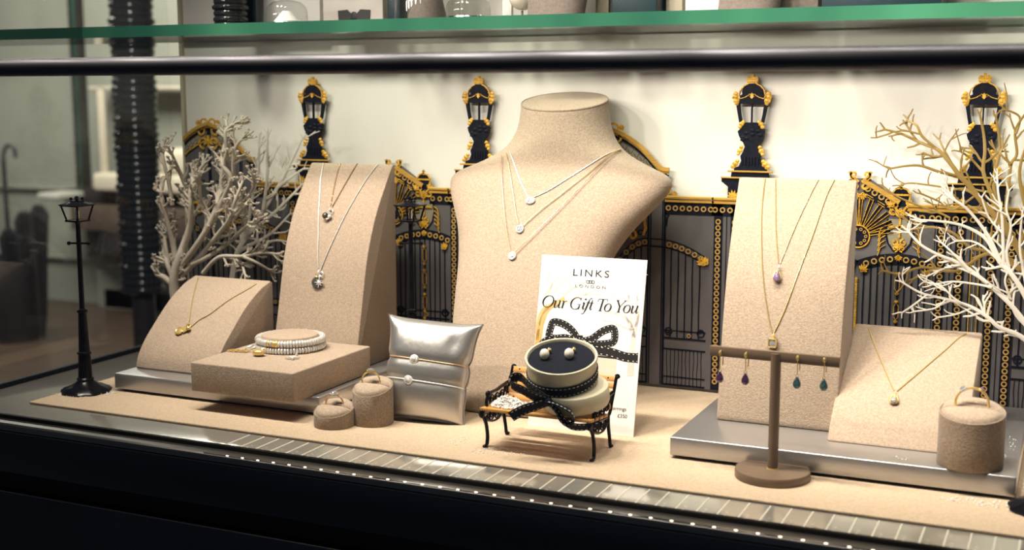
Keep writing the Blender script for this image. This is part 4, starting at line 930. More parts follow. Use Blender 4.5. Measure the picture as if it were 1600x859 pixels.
G = {  # glyphs: strokes of (x, y, pen width); unit = x-height 1, cap 1.55
    'O': ([E(0.62, 0.77, 0.58, 0.78, 0, 360, 28)], 1.30), 'o': ([E(0.34, 0.5, 0.33, 0.5, 0, 360, 22)], 0.76),
    'u': ([[(0.0, 0.86, HA), (0.10, 1.0, HA), (0.16, 0.9, TH), (0.14, 0.35, TH), (0.2, 0.05, TH), (0.32, 0.0, HA), (0.48, 0.2, HA), (0.60, 0.6, HA)], [(0.64, 1.0, TH), (0.62, 0.3, TH), (0.66, 0.06, TH * .8), (0.74, 0.0, HA), (0.86, 0.2, HA)]], 0.92),
    'r': ([[(0.0, 0.86, HA), (0.1, 1.0, HA), (0.16, 0.9, TH), (0.14, 0.0, TH)], [(0.15, 0.55, HA), (0.28, 0.88, HA), (0.42, 1.0, HA), (0.48, 0.92, TH)]], 0.62),
    'G': ([E(0.62, 0.77, 0.58, 0.78, 48, 318, 24), [(1.02, 0.62, HA), (1.04, 0.3, TH), (1.02, 0.0, HA)], [(0.80, 0.64, HA), (1.18, 0.64, HA)], [(1.0, 1.36, HA), (1.04, 1.56, HA), (1.02, 1.15, HA)]], 1.32),
    'i': ([[(0.0, 0.86, HA), (0.1, 1.0, HA), (0.16, 0.9, TH), (0.14, 0.2, TH), (0.2, 0.0, HA), (0.36, 0.2, HA)], E(0.2, 1.38, 0.05, 0.05, 0, 360, 8)], 0.42),
    'f': ([[(-0.22, -0.5, TH * .7), (-0.14, -0.56, HA), (-0.02, -0.45, HA), (0.10, 0.1, TH), (0.18, 0.9, TH), (0.26, 1.45, HA), (0.38, 1.58, HA), (0.48, 1.48, TH * .7)], [(-0.02, 0.96, HA), (0.40, 0.96, HA)]], 0.40),
    't': ([[(0.18, 1.38, HA), (0.17, 0.9, TH), (0.14, 0.2, TH), (0.22, 0.0, HA), (0.38, 0.22, HA)], [(-0.02, 0.96, HA), (0.38, 0.96, HA)]], 0.46),
    'T': ([[(0.52, 1.54, TH), (0.50, 0.0, TH)], [(0.0, 1.20, HA), (0.04, 1.54, HA), (1.02, 1.54, HA), (1.02, 1.2, HA)], [(0.32, 0.0, HA), (0.70, 0.0, HA)]], 0.92),
    'Y': ([[(0.08, 1.54, TH), (0.50, 0.70, TH), (0.50, 0.0, TH)], [(0.50, 0.70, HA), (0.96, 1.54, HA)], [(0.32, 0.0, HA), (0.70, 0.0, HA)], [(-0.06, 1.54, HA), (0.26, 1.54, HA)], [(0.80, 1.54, HA), (1.10, 1.54, HA)]], 1.00), ' ': ([], 0.34)}
p = Print(); p.lay = 0.00012
txt = 'Our Gift To You'; tot = sum(G[c_][1] for c_ in txt); xh = 0.0083; X0, X1 = 0.035 * CW, 0.955 * CW; kx = (X1 - X0) / (tot * xh); pen = X0; zb = (1 - 0.305) * CH
for c_ in txt:
    st_, adv = G[c_]
    for s_ in st_:
        pts = [(pen + (x_ + 0.0) * xh * kx + y_ * xh * 0.22, zb + y_ * xh) for x_, y_, w_ in s_]
        p.strip(pts, [w_ * 0.80 for x_, y_, w_ in s_], -0.0003, 0.0)
    pen += adv * xh * kx
p.done('lettering', M['ink'])

# ------------------------------------------------------------------ bench
BC = V((-0.4812, 1.145, 0.0)); bench = thing('park_bench', 'miniature park bench with honey wood slats and black iron ends before the card', 'bench', BC)
HL = 0.0585
def side_frame(x):
    f = bench
    q = MB(); P = lambda pts, n=6: smoothpath([(x, y, z) for y, z in pts], n)
    q.tube(P([(-0.0265, 0.0012), (-0.0225, 0.0030), (-0.0215, 0.012), (-0.0245, 0.024), (-0.0310, 0.034), (-0.0325, 0.0405)]), [0.0020] * 31, 8); q.ball((x, -0.0270, 0.0015), (0.0028, 0.0042, 0.0015), 10)
    q.build('leg', M['black'], f)
    q = MB(); q.tube(P([(0.0275, 0.0012), (0.0250, 0.0030), (0.0225, 0.012), (0.0190, 0.024), (0.0180, 0.036)]), [0.0019] * 25, 8); q.ball((x, 0.0275, 0.0015), (0.0026, 0.0036, 0.0015), 10)
    q.build('leg', M['black'], f)
    q = MB()
    q.tube(P([(-0.0330, 0.0395), (-0.0150, 0.0375), (0.0050, 0.0355), (0.0215, 0.0365), (0.0290, 0.0480), (0.0360, 0.0600), (0.0415, 0.0700), (0.0450, 0.0715)]), 0.0018, 8); q.ball((x, 0.0445, 0.0705), (0.0030, 0.0030, 0.0028), 10)
    q.tube(P([(-0.0330, 0.0400), (-0.0360, 0.0380), (-0.0345, 0.0345), (-0.0310, 0.0355)]), 0.0022, 8); q.ball((x, -0.0345, 0.0375), (0.0032, 0.0045, 0.0050), 10)
    q.tube(P([(-0.0220, 0.0395), (-0.0235, 0.0470), (-0.0200, 0.0520), (-0.0140, 0.0545), (0.0000, 0.0545), (0.0150, 0.0560), (0.0310, 0.0570)]), 0.0019, 8); q.ball((x, -0.0195, 0.0545), (0.0030, 0.0040, 0.0036), 10)
    q.tube(P([(0.0180, 0.030), (0.0060, 0.0235), (-0.0080, 0.0235), (-0.0240, 0.028)]), 0.0012, 6)
    for (y, z, r) in ((-0.012, 0.0305, 0.0050), (0.001, 0.0295, 0.0048), (0.012, 0.0305, 0.0045), (-0.011, 0.0465, 0.0052), (0.002, 0.0455, 0.0055), (0.014, 0.0465, 0.0050), (0.0235, 0.0515, 0.0035), (-0.021, 0.0300, 0.0030)):
        q.tube([(x, y + r * math.cos(a), z + r * math.sin(a)) for a in [2 * PI * k / 14 for k in range(14)]], 0.0010, 5, True)
        q.tube([(x, y + r * .45 * math.cos(a), z + r * .45 * math.sin(a)) for a in [2 * PI * k / 10 for k in range(10)]], 0.0008, 5, True)
    q.build('end_frame', M['black'], f)
for x in (-HL, HL): side_frame(x)
for k in range(4):
    y = -0.0310 + 0.0128 * k; z = 0.0418 - 0.0013 * k
    q = MB(); q.box((-HL - 0.0020, -0.0052, -0.0016), (HL + 0.0020, 0.0052, 0.0016), 0.0006, 2, Mx.Translation((0, y, z)) @ Mx.Rotation(R(-5), 4, 'X')); s_ = q.build('seat_slat', M['wood'], bench)
    for sx in (-1, 1): q = MB(); q.lathe([(0.0009, 0.0014), (0.0007, 0.0020)], 8, Mx.Translation((sx * (HL - 0.004), y, z))); q.build('screw', M['black'], s_)
for k in range(5):
    t = k / 4; y = 0.0255 + 0.0155 * t; z = 0.0425 + 0.0262 * t
    m_ = Mx.Translation((0, y, z)) @ Mx.Rotation(R(-30), 4, 'X')
    q = MB(); q.box((-HL - 0.0005, -0.0012, -0.0029), (HL + 0.0005, 0.0012, 0.0029), 0.0005, 2, m_); s_ = q.build('back_slat', M['wood'], bench)
    for sx in (-1, 1): q = MB(); q.ball((sx * (HL - 0.0085), -0.0012, 0), (0.0009, 0.0005, 0.0009), 8, m=m_); q.build('screw', M['black'], s_)

# ------------------------------------------------------------------ gift box on the bench
cR = V((math.cos(YAW), math.sin(YAW), 0)); cT = V((math.sin(YAW), -math.cos(YAW), 0)); UZ = V((0, 0, 1))
def axis_frame(o, d):
    d = d.normalized(); x = (cR - d * cR.dot(d)).normalized(); y = d.cross(x); m = Mx((x, y, d)).transposed().to_4x4(); m.translation = o; return m
gb = thing('gift_box', 'round ivory gift box tilted open on the bench, tied with black stitched ribbon', 'gift box', (-0.462, 1.145, 0.0435))
GL = gb.location.copy()
LAX = (-0.10 * cR + 0.16 * cT + 0.98 * UZ).normalized(); LM = axis_frame(at_y(897, 603, 1.1370) - LAX * 0.0190, LAX)
b = MB(); b.lathe([(0.0300, 0.0), (0.0335, 0.0010), (0.0348, 0.004), (0.0348, 0.0178), (0.0342, 0.0187), (0.0320, 0.0190), (0.0001, 0.0190)], 48, LM); b.build('lid', M['ivory'], gb, GL)
AX = (-0.07 * cR + 0.31 * cT + 0.94 * UZ).normalized()
UM = axis_frame(at_y(877, 558, 1.1330) - AX * 0.0352, AX)
b = MB(); b.lathe([(0.0310, -0.001), (0.0342, 0.0), (0.0348, 0.002), (0.0352, 0.0330), (0.0364, 0.0336), (0.0368, 0.0352), (0.0362, 0.0368), (0.0345, 0.0368), (0.0335, 0.0345), (0.0335, 0.0325)], 56, UM, False)
b.build('box_body', M['ivory'], gb, GL)
b = MB(); b.lathe([(0.0336, 0.0325), (0.0330, 0.0338), (0.0250, 0.0345), (0.0001, 0.0347)], 48, UM); b.build('insert', M['navy'], gb, GL)
def ribbon_strip(path, wid, parent, loc, stitch=True, th=0.0004, name='ribbon'):
    """path: list of (point, width direction, face normal)"""
    b = MB(); pr_ = []
    for p, w, n in path:
        w = w.normalized() * wid / 2; n = n.normalized() * th
        pr_.append([b.bm.verts.new(p - w - n), b.bm.verts.new(p + w - n), b.bm.verts.new(p + w + n), b.bm.verts.new(p - w + n)])
    for a, c in zip(pr_, pr_[1:]):
        for k in range(4): b.bm.faces.new((a[k], a[(k + 1) % 4], c[(k + 1) % 4], c[k]))
    b.bm.faces.new(pr_[0][::-1]); b.bm.faces.new(pr_[-1])
    o = b.build(name, M['ribbon'], parent, loc)
    if stitch:
        s_ = MB()
        for side in (-1, 1):
            for ns in (-1, 1):
                line = [p + w.normalized() * side * wid * 0.36 + n.normalized() * (th + 0.00012) * ns for p, w, n in path]
                rs = resample(line, 0.0011)
                k = 0
                while k + 2 < len(rs):
                    s_.tube(rs[k:k + 3], 0.00042, 5); k += 4
        if len(s_.bm.verts): s_.build('stitching', M['stitch'], o, loc)
    return o
# band around the upper box
band = []
for k in range(49):
    a = 2 * PI * k / 48; n = V((math.cos(a), math.sin(a), 0)); band.append((UM @ (n * 0.0358 + V((0, 0, 0.0165 + 0.0018 * math.sin(a + 1.2)))), UM.to_3x3() @ V((0, 0, 1)), UM.to_3x3() @ n))
ribbon_strip(band, 0.0105, gb, GL, True, 0.0004, 'ribbon_band')
# bow tied at the front of the box: knot position on the body, seen front left
ak = R(-113)
KN = UM @ (V((math.cos(ak), math.sin(ak), 0)) * 0.0400 + V((0, 0, 0.0090))); kn_out = (UM.to_3x3() @ V((math.cos(ak), math.sin(ak), 0))).normalized()
def bow(pts, wid, wdir=None, twist=0.0):
    """pts in (right, up, out) millimetres from the knot"""
    P3 = smoothpath([KN + cR * (a / 880) + UZ * (b_ / 880) + kn_out * (c / 800) for a, b_, c in pts], 7); out = []
    for k, p_ in enumerate(P3):
        t = (P3[min(k + 1, len(P3) - 1)] - P3[max(0, k - 1)]).normalized()
        w = (wdir or kn_out); w = (w - t * w.dot(t)).normalized(); n = t.cross(w)
        if twist: w, n = w * math.cos(twist) + n * math.sin(twist), n * math.cos(twist) - w * math.sin(twist)
        out.append((p_, w, n))
    return out
upout = (UZ + kn_out * 0.55).normalized()
ribbon_strip(bow([(0, 0, 1), (-9, 5, 4), (-20, 11, 4), (-31, 14, 1), (-33, 17, -3), (-26, 17, -5), (-14, 9, -1), (-2, 2, 1)], 0.0105, upout), 0.0118, gb, GL, name='bow_loop')
ribbon_strip(bow([(0, 0, 1), (8, 1, 6), (17, -1, 9), (24, -6, 9), (25, -14, 8), (19, -17, 8), (13, -12, 8), (8, -5, 6), (2, 0, 3)], 0.0100, (kn_out + cR * .4 + UZ * .3).normalized()), 0.0118, gb, GL, name='bow_loop')
ribbon_strip(bow([(-1, -1, 1), (-10, -3, 4), (-20, -6, 5), (-31, -13, 3)], 0.0110, (UZ + kn_out * .3 + cR * .25).normalized()), 0.0110, gb, GL, name='bow_tail')
ribbon_strip(bow([(1, -1, 2), (10, -6, 6), (20, -17, 7), (30, -21, 5), (45, -22, 0)], 0.0085, (UZ + kn_out * .5).normalized()), 0.0085, gb, GL, name='bow_tail')
b = MB(); b.ball(KN + kn_out * 0.002, (0.0050, 0.0048, 0.0052), 14); b.build('bow_knot', M['ribbon'], gb, GL)
# pearl earrings in the box
def pearl_earring(dx, dy, label):
    c = UM @ V((dx, dy, 0.0350)); t = thing('pearl_earring', label, 'earring', c, 0, 'pair of pearl drop earrings')
    q = UM.to_3x3(); X_, Y_, Z_ = q @ V((1, 0, 0)), q @ V((0, 1, 0)), q @ V((0, 0, 1))
    b = MB(); b.ball(Z_ * 0.0044, (0.0050, 0.0050, 0.0056), 18); b.build('pearl', M['pearl'], t)
    top_ = X_ * 0.0050 + Y_ * 0.0095 + Z_ * 0.003
    b = MB(); b.tube([X_ * 0.0018 + Y_ * 0.0045 + Z_ * 0.0055, (X_ * 0.0036 + Y_ * 0.0072 + Z_ * 0.0045), top_], 0.0008, 6); b.build('link', M['gold'], t)
    b = MB(); b.ball(top_ + Y_ * 0.0006, (0.0022, 0.0022, 0.0022), 12); o = b.build('stud', M['gold'], t)
    b = MB(); b.ball(top_ + Y_ * 0.0006 + Z_ * 0.0016, (0.0012, 0.0012, 0.0012), 8); b.build('stone', M['clear'], o)
pearl_earring(-0.0165, 0.001, 'left pearl drop earring in the ivory gift box')
pearl_earring(0.0080, -0.001, 'right pearl drop earring in the ivory gift box')

# ------------------------------------------------------------------ T-bar earring stand
TC = V((-0.2490, 1.1405, 0.0)); ts = thing('earring_stand', 'brown lacquered T-bar earring stand on a round base before the right board', 'earring stand', TC)
b = MB(); b.lathe([(0.0345, 0), (0.0352, 0.0010), (0.0352, 0.0072), (0.0345, 0.0082), (0.0001, 0.0083)], 48); b.build('base', M['taupe'], ts)
b = MB(); b.lathe([(0.0049, 0.0083), (0.0049, 0.1195)], 20); b.build('post', M['taupe'], ts)
b = MB(); b.lathe([(0.0056, 0.0082), (0.0056, 0.0090), (0.0049, 0.0092)], 20); b.build('collar', M['gold'], ts)
b = MB(); b.box((-0.0635, -0.0024, 0.1118), (0.0590, 0.0024, 0.1214), 0.0006, 2, Mx.Rotation(R(-2), 4, 'Z')); b.build('crossbar', M['taupe'], ts)
def hook_earring(px, py, stone, label, group):
    top_ = at_y(px, py, 1.1372); t = thing('drop_earring', label, 'earring', top_, 0, group)
    b = MB(); b.tube(smoothpath([(0.0, 0.0085, -0.014), (0.0005, 0.0075, -0.004), (0.0, 0.0020, 0.0012), (0, -0.0010, 0.0004), (0, -0.0012, -0.004), (0, -0.0012, -0.0160)], 6), 0.00055, 6); b.build('hook', M['gold'], t)
    b = MB(); b.ball((0, -0.0016, -0.0006), (0.0015, 0.0012, 0.0024), 10); b.build('bead', M['gold'], t)
    b = MB(); b.tube([(0.0014 * math.cos(a), -0.0012, -0.0172 + 0.0014 * math.sin(a)) for a in [2 * PI * k / 10 for k in range(10)]], 0.0004, 5, True); b.build('jump_ring', M['gold'], t)
    b = MB(); b.lathe([(0.0, 0.0), (0.0022, 0.0006), (0.0038, 0.0030), (0.0036, 0.0058), (0.0020, 0.0092), (0.0006, 0.0112)], 14, Mx.Translation((0, -0.0012, -0.0295))); b.build('stone', M[stone], t)
for px, py, st_, lb, gr in ((1126, 550, 'plum', 'plum drop earring at the left end of the T-bar, outermost', 'plum earrings'), (1166, 553, 'plum', 'plum drop earring on the T-bar just left of its post', 'plum earrings'), (1247, 558, 'teal', 'teal drop earring on the T-bar just right of its post', 'teal earrings'), (1289, 561, 'teal', 'teal drop earring at the right end of the T-bar, outermost', 'teal earrings')):
    hook_earring(px, py, st_, lb, gr)

# ------------------------------------------------------------------ miniature street lamps
def street_lamp(loc, label):
    t = thing('street_lamp', label, 'street lamp', loc, 0, 'miniature black street lamps')
    b = MB(); rr = random.Random(2); seg = 28; rows = []
    for r, z, wv in ((0.0285, 0.0, 0.0012), (0.0295, 0.002, 0.0016), (0.0255, 0.0055, 0.0012), (0.0180, 0.0080, 0.0006), (0.0130, 0.0110, 0.0), (0.0100, 0.0135, 0.0)):
        rows.append([b.bm.verts.new(((r + wv * math.sin(9 * 2 * PI * k / seg)) * math.cos(2 * PI * k / seg), (r + wv * math.sin(9 * 2 * PI * k / seg)) * math.sin(2 * PI * k / seg), z)) for k in range(seg)])
    for a_, b_ in zip(rows, rows[1:]):
        for k in range(seg): b.bm.faces.new((a_[k], a_[(k + 1) % seg], b_[(k + 1) % seg], b_[k]))
    b.bm.faces.new(rows[0][::-1]); b.bm.faces.new(rows[-1]); b.build('base', M['black'], t)
    b = MB(); b.lathe([(0.0100, 0.0130), (0.0105, 0.0165), (0.0085, 0.0180), (0.0072, 0.0460), (0.0086, 0.0470), (0.0086, 0.0490), (0.0066, 0.0500), (0.0048, 0.0970), (0.0062, 0.0980), (0.0062, 0.1010), (0.0032, 0.1025), (0.0027, 0.2050), (0.0045, 0.2075), (0.0075, 0.2085)], 20); b.build('post', M['black'], t)
    b = MB(); b.tube([(-0.0110, -0.004, 0.1815), (0.0110, 0.004, 0.1815)], 0.0012, 8)
    for s in (-1, 1): b.ball((s * 0.0115, s * 0.0042, 0.1815), 0.0025, 10)
    b.build('crossbar', M['black'], t)
    b = MB(); w0, w1, z0, z1 = 0.0086, 0.0128, 0.2088, 0.2270
    for sx in (-1, 1):
        for sy in (-1, 1): b.tube([(sx * w0, sy * w0, z0), (sx * w1, sy * w1, z1)], 0.0011, 6)
    for z, w, th in ((z0, w0 + 0.0012, 0.0022), (z1, w1 + 0.0010, 0.0016)):
        for s in (-1, 1): b.box((-w, s * w - th / 2, z - th / 2), (w, s * w + th / 2, z + th / 2), 0.0003, 1); b.box((s * w - th / 2, -w, z - th / 2), (s * w + th / 2, w, z + th / 2), 0.0003, 1)
    b.box((-w0, -w0, z0 - 0.0008), (w0, w0, z0 + 0.0006))
    rw = []
    for w, z in ((w1 + 0.0026, z1 + 0.0005), (w1 + 0.0018, z1 + 0.0014), (0.0062, 0.2315), (0.0050, 0.2330)): rw.append([b.bm.verts.new((sx * w, sy * w, z)) for sx, sy in ((-1, -1), (1, -1), (1, 1), (-1, 1))])
    for a_, b_ in zip(rw, rw[1:]):
        for k in range(4): b.bm.faces.new((a_[k], a_[(k + 1) % 4], b_[(k + 1) % 4], b_[k]))
    b.bm.faces.new(rw[0][::-1]); b.bm.faces.new(rw[-1])
    for sx, sy in ((-1, -1), (1, -1), (1, 1), (-1, 1)): b.ball((sx * 0.0045, sy * 0.0045, 0.2350), 0.0019, 8)
    b.ball((0, 0, 0.2362), 0.0024, 8); b.lathe([(0.0020, 0.2330), (0.0016, 0.2350)], 8)
    b.build('lantern', M['black'], t)
    b = MB(); b.lathe([(0.0020, 0.2094), (0.0024, 0.2150), (0.0020, 0.2210), (0.0008, 0.2235)], 12); b.build('bulb', M['chrome'], t)
    return t
L1_ = street_lamp((-1.0870, 1.1350, 0.0), 'tall miniature black street lamp standing at the left end of the mat')
for loc, lb in (((-0.7255, 1.3000, 0.0), 'miniature black street lamp behind the silver pillow, against the gate'), ((-0.0120, 1.1420, 0.0), 'miniature black street lamp at the right edge, only its base in view')):
    c = copy_tree(L1_); c.location = loc; c['label'] = lb

# ------------------------------------------------------------------ branches
def px2(crop, scale, x, y): return (crop[0] + scale * x, crop[1] + scale * y)
def tree_mesh(limbs, Y, r_tip, seg, twigs, seed, depth, flat=None, fork=2, blob=0.0, tl=(0.010, 0.024)):
    rr = random.Random(seed); b = MB(); ends = [(at_y(*pts[0], Y), w0) for pts, w0, w1 in limbs if pts is limbs[0][0] or pts[0][0] > 1598]
    root = V((ends[0][0].x + (0.012 if len(ends) > 1 else 0.0), Y, 0.0)); crown_ = V((root.x, Y, max(0.012, ends[0][0].z * 0.75)))
    b.lathe([(0.022, 0.0), (0.022, 0.003), (0.006, 0.004)], 20, Mx.Translation(root)); b.tube([root + V((0, 0, 0.002)), crown_], 0.0075, 10)
    for e_, w_ in ends: b.tube(smoothpath([crown_ - V((0, 0, 0.006)), crown_.lerp(e_, 0.45), e_], 4), [max(w_, 0.004)] * 9, 8)
    def twig(p, d, L, r, lev):
        n = 4; pts = [p]; q = p.copy(); dd = d.copy()
        for k in range(n):
            dd = (dd + V((rr.uniform(-.35, .35), rr.uniform(-.25, .25) * depth * 20, rr.uniform(-.25, .35)))).normalized(); q = q + dd * (L / n); pts.append(q.copy())
        b.tube(pts, [r * (1 - 0.35 * k / n) for k in range(n + 1)], seg, flat=flat)
        if blob: 
            for s in (-1, 1): 
                e = pts[-1] + V((s * r * 1.2, rr.uniform(-1, 1) * r, r * 1.4)); b.tube([pts[-1], (pts[-1] + e) / 2 + dd * r * .6, e + dd * r * 1.2], [r * .8, r * .85, r * blob], 5)
        if lev > 0:
            for k in (2, 3):
                if rr.random() < 0.75:
                    s = rr.choice((-1, 1)); nd = (dd + V((s * rr.uniform(.5, 1.0), rr.uniform(-.5, .5) * depth * 20, rr.uniform(-.3, .7)))).normalized(); twig(pts[k], nd, L * rr.uniform(.45, .7), r * 0.8, lev - 1)
    for pts, w0, w1 in limbs:
        n = len(pts); ph = rr.uniform(0, 6); P3 = []
        for k, (x, y) in enumerate(pts):
            dy = depth * (math.sin(ph + k * 0.9)) * (k / max(1, n - 1)); P3.append(at_y(x, y, Y) + V((0, dy, 0)))
        sm = smoothpath(P3, 5); m = len(sm)
        b.tube(sm, [w0 + (w1 - w0) * k / (m - 1) for k in range(m)], seg + 1, flat=flat)
        # twigs
        ln = sum((sm[k + 1] - sm[k]).length for k in range(m - 1)); cnt = max(1, int(ln * twigs))
        for _ in range(cnt):
            k = rr.randint(m // 4, m - 2); d = (sm[k + 1] - sm[k]).normalized(); s = rr.choice((-1, 1)); nrm = V((-d.z, 0, d.x)) * s
            w = w0 + (w1 - w0) * k / (m - 1)
            twig(sm[k], (d * rr.uniform(.5, 1.1) + nrm * rr.uniform(.5, 1.0) + V((0, rr.uniform(-1, 1) * depth * 14, 0))).normalized(), rr.uniform(*tl), min(w * .75, r_tip * 1.25), rr.choice((0, 1, fork - 1)))
        d = (sm[-1] - sm[-2]).normalized()
        for s in (-1, 1): twig(sm[-1], (d + V((-d.z, 0, d.x)) * .55 * s).normalized(), rr.uniform(.006, .011), w1 * .9, 0)
    return b
T_ = lambda L, cr, sc: [([px2(cr, sc, *p) for p in pts], a, c) for pts, a, c in L]
cr5, s5 = (230, 170), 250 / 716
coral = T_([([(150, 1010), (140, 900), (132, 800), (138, 720), (160, 620), (175, 500), (155, 400), (135, 300), (128, 190)], .0095, .0018), ([(130, 800), (85, 752), (48, 735), (42, 690), (46, 610), (40, 560)], .0045, .0022),
    ([(130, 790), (95, 690), (66, 625), (42, 556)], .0042, .0022), ([(135, 760), (120, 620), (110, 500), (100, 400), (76, 345)], .0050, .0020), ([(112, 430), (106, 330), (96, 230), (86, 185), (66, 155)], .0032, .0018),
    ([(158, 650), (200, 530), (215, 420), (208, 330), (228, 245)], .0042, .0018), ([(148, 710), (230, 610), (290, 510), (312, 400), (300, 290), (302, 235)], .0050, .0018), ([(290, 510), (340, 405), (388, 312), (360, 250), (350, 190), (338, 120), (308, 60)], .0040, .0018),
    ([(362, 255), (366, 150), (360, 95), (376, 60)], .0030, .0018), ([(388, 312), (400, 230), (420, 160), (436, 120)], .0030, .0018), ([(150, 750), (240, 650), (320, 560), (390, 490), (430, 400), (440, 330)], .0044, .0018),
    ([(200, 695), (270, 660), (350, 600), (430, 530), (500, 500), (530, 468)], .0036, .0018), ([(250, 735), (330, 662), (420, 660), (490, 650), (540, 658)], .0032, .0016), ([(350, 662), (400, 690), (445, 742)], .0026, .0016),
    ([(430, 662), (480, 692), (522, 742)], .0026, .0016), ([(95, 690), (72, 570), (75, 505)], .0034, .0020), ([(230, 610), (262, 500), (252, 400), (280, 300)], .0034, .0016), ([(320, 560), (400, 440), (470, 350), (500, 290)], .0030, .0016), ([(200, 530), (170, 420), (190, 330), (180, 270)], .0030, .0016), ([(390, 490), (460, 420), (500, 400)], .0026, .0016)], cr5, s5)
solo(tree_mesh(coral, 1.36, 0.0016, 6, 95, 11, 0.022, None, 2, 0.95, (0.009, 0.022)), 'coral_branch', M['white_tree'], (-1.128, 1.36, 0.0), 'ivory coral-like twiggy branch standing behind the small curved ramp', 'branch decoration', None, None, 60)
wl = T_([([(360, 1000), (372, 860), (385, 740), (405, 640), (450, 560), (520, 450), (600, 320), (660, 210), (702, 130)], .0060, .0014), ([(440, 575), (470, 400), (500, 280), (510, 120)], .0034, .0014), ([(520, 450), (540, 300), (545, 110)], .0030, .0014), ([(542, 260), (575, 180)], .0020, .0012),
    ([(405, 640), (480, 600), (560, 555), (640, 470)], .0034, .0012), ([(500, 640), (560, 590), (645, 600)], .0024, .0012), ([(585, 350), (650, 300), (705, 265)], .0024, .0012), ([(420, 620), (430, 480), (410, 380)], .0030, .0014), ([(450, 560), (560, 470), (650, 380), (690, 340)], .0028, .0012), ([(480, 640), (500, 640)], .0024, .0024)], cr5, s5)
solo(tree_mesh(wl, 1.415, 0.0012, 5, 60, 5, 0.004, 0.6, 2, 0.0, (0.010, 0.026)), 'cut_branch', M['white_cut'], (-1.03, 1.415, 0.0), 'flat white cut-out branch behind the coral branch and left tall stand', 'branch decoration', 'flat cut-out branches', None, 60)
cr6, s6 = (1380, 150), 220 / 485
wr = T_([([(640, 1090), (590, 980), (530, 880), (470, 825), (400, 795), (360, 760), (300, 725), (215, 700), (130, 680), (62, 640)], 0.0035, 0.0010), ([(560, 930), (500, 800), (440, 720), (375, 660), (300, 600), (250, 570), (190, 545), (130, 510), (85, 462)], 0.0031, 0.0012),
    ([(540, 800), (485, 680), (440, 610), (400, 570), (360, 500), (320, 468), (260, 442), (190, 430), (120, 425)], 0.0031, 0.0010), ([(405, 575), (372, 500), (340, 450), (300, 400), (270, 372), (222, 340), (195, 296)], 0.0021, 0.0010), ([(245, 355), (190, 330), (130, 315)], 0.0010, 0.0008),
    ([(415, 585), (412, 480), (408, 400), (396, 330), (392, 270)], 0.0019, 0.0009), ([(440, 615), (425, 540), (440, 450), (425, 390), (432, 330)], 0.0017, 0.0009), ([(215, 700), (180, 730), (110, 740)], 0.0011, 0.0009), ([(310, 728), (250, 752), (190, 762)], 0.0011, 0.0009), ([(150, 685), (100, 722), (66, 745)], 0.0011, 0.0010),
    ([(360, 645), (300, 608), (230, 590), (150, 622)], 0.0013, 0.0009), ([(300, 605), (240, 540), (200, 505)], 0.0012, 0.0009), ([(375, 660), (330, 650), (240, 640), (170, 650)], 0.0013, 0.0009), ([(400, 570), (345, 520), (300, 500), (250, 500)], 0.0012, 0.0009), ([(410, 470), (365, 420), (340, 350)], 0.0012, 0.0009), ([(440, 700), (420, 640), (430, 600)], 0.0013, 0.0009), ([(500, 800), (450, 740), (455, 660), (485, 600)], 0.0017, 0.0009), ([(520, 760), (490, 640), (470, 520), (480, 400)], 0.0020, 0.0009), ([(310, 730), (250, 700), (200, 655), (140, 640)], 0.0011, 0.0009)], cr6, s6)
solo(tree_mesh(wr, 1.335, 0.0012, 5, 62, 21, 0.004, 0.6, 2, 0.0, (0.008, 0.022)), 'cut_branch', M['white_cut'], (0.005, 1.335, 0.0), 'flat white cut-out branch at the right, in front of the gold one', 'branch decoration', 'flat cut-out branches', None, 60)
gr = T_([([(640, 1000), (580, 800), (530, 650), (485, 560), (450, 500), (400, 430), (345, 370), (300, 312), (262, 272), (235, 235), (190, 186), (130, 162), (60, 130), (4, 115)], 0.0053, 0.0013), ([(190, 186), (136, 140), (116, 102), (85, 86)], 0.0017, 0.0013), ([(262, 280), (190, 260), (130, 240), (80, 240), (22, 250)], 0.0020, 0.0012),
    ([(238, 235), (212, 190), (192, 150)], 0.0015, 0.0011), ([(440, 470), (400, 400), (370, 330), (345, 260), (350, 190), (345, 130), (332, 62)], 0.0030, 0.0013), ([(345, 262), (302, 216), (266, 190)], 0.0015, 0.0011), ([(390, 370), (380, 290), (400, 200), (400, 150), (388, 72)], 0.0024, 0.0013), ([(420, 420), (430, 320), (440, 235), (460, 200), (455, 120), (490, 60)], 0.0024, 0.0013), ([(440, 235), (405, 200), (412, 180)], 0.0015, 0.0011), ([(520, 520), (490, 380), (470, 260), (500, 150)], 0.0030, 0.0013),
    ([(458, 130), (470, 72), (420, 46)], 0.0015, 0.0011), ([(230, 420), (200, 405), (130, 380), (50, 345), (0, 308)], 0.0013, 0.0010), ([(320, 340), (240, 392), (190, 362), (130, 335)], 0.0013, 0.0011), ([(520, 640), (430, 560), (350, 545), (260, 600), (170, 600), (100, 632)], 0.0026, 0.0013), ([(230, 600), (130, 590), (60, 612), (0, 602)], 0.0017, 0.0012), ([(470, 600), (380, 540), (300, 520), (240, 470), (170, 452), (100, 460)], 0.0022, 0.0011), ([(345, 372), (300, 330), (250, 320), (100, 300), (60, 310)], 0.0015, 0.0010), ([(500, 580), (420, 460), (330, 400), (260, 360)], 0.0024, 0.0012)], cr6, s6)
solo(tree_mesh(gr, 1.405, 0.0012, 5, 40, 33, 0.004, 0.6, 2, 0.0, (0.012, 0.030)), 'cut_branch', M['gold_cut'], (0.03, 1.405, 0.0), 'flat gold cut-out branch at the right, before the gate lantern', 'branch decoration', 'flat cut-out branches', None, 60)

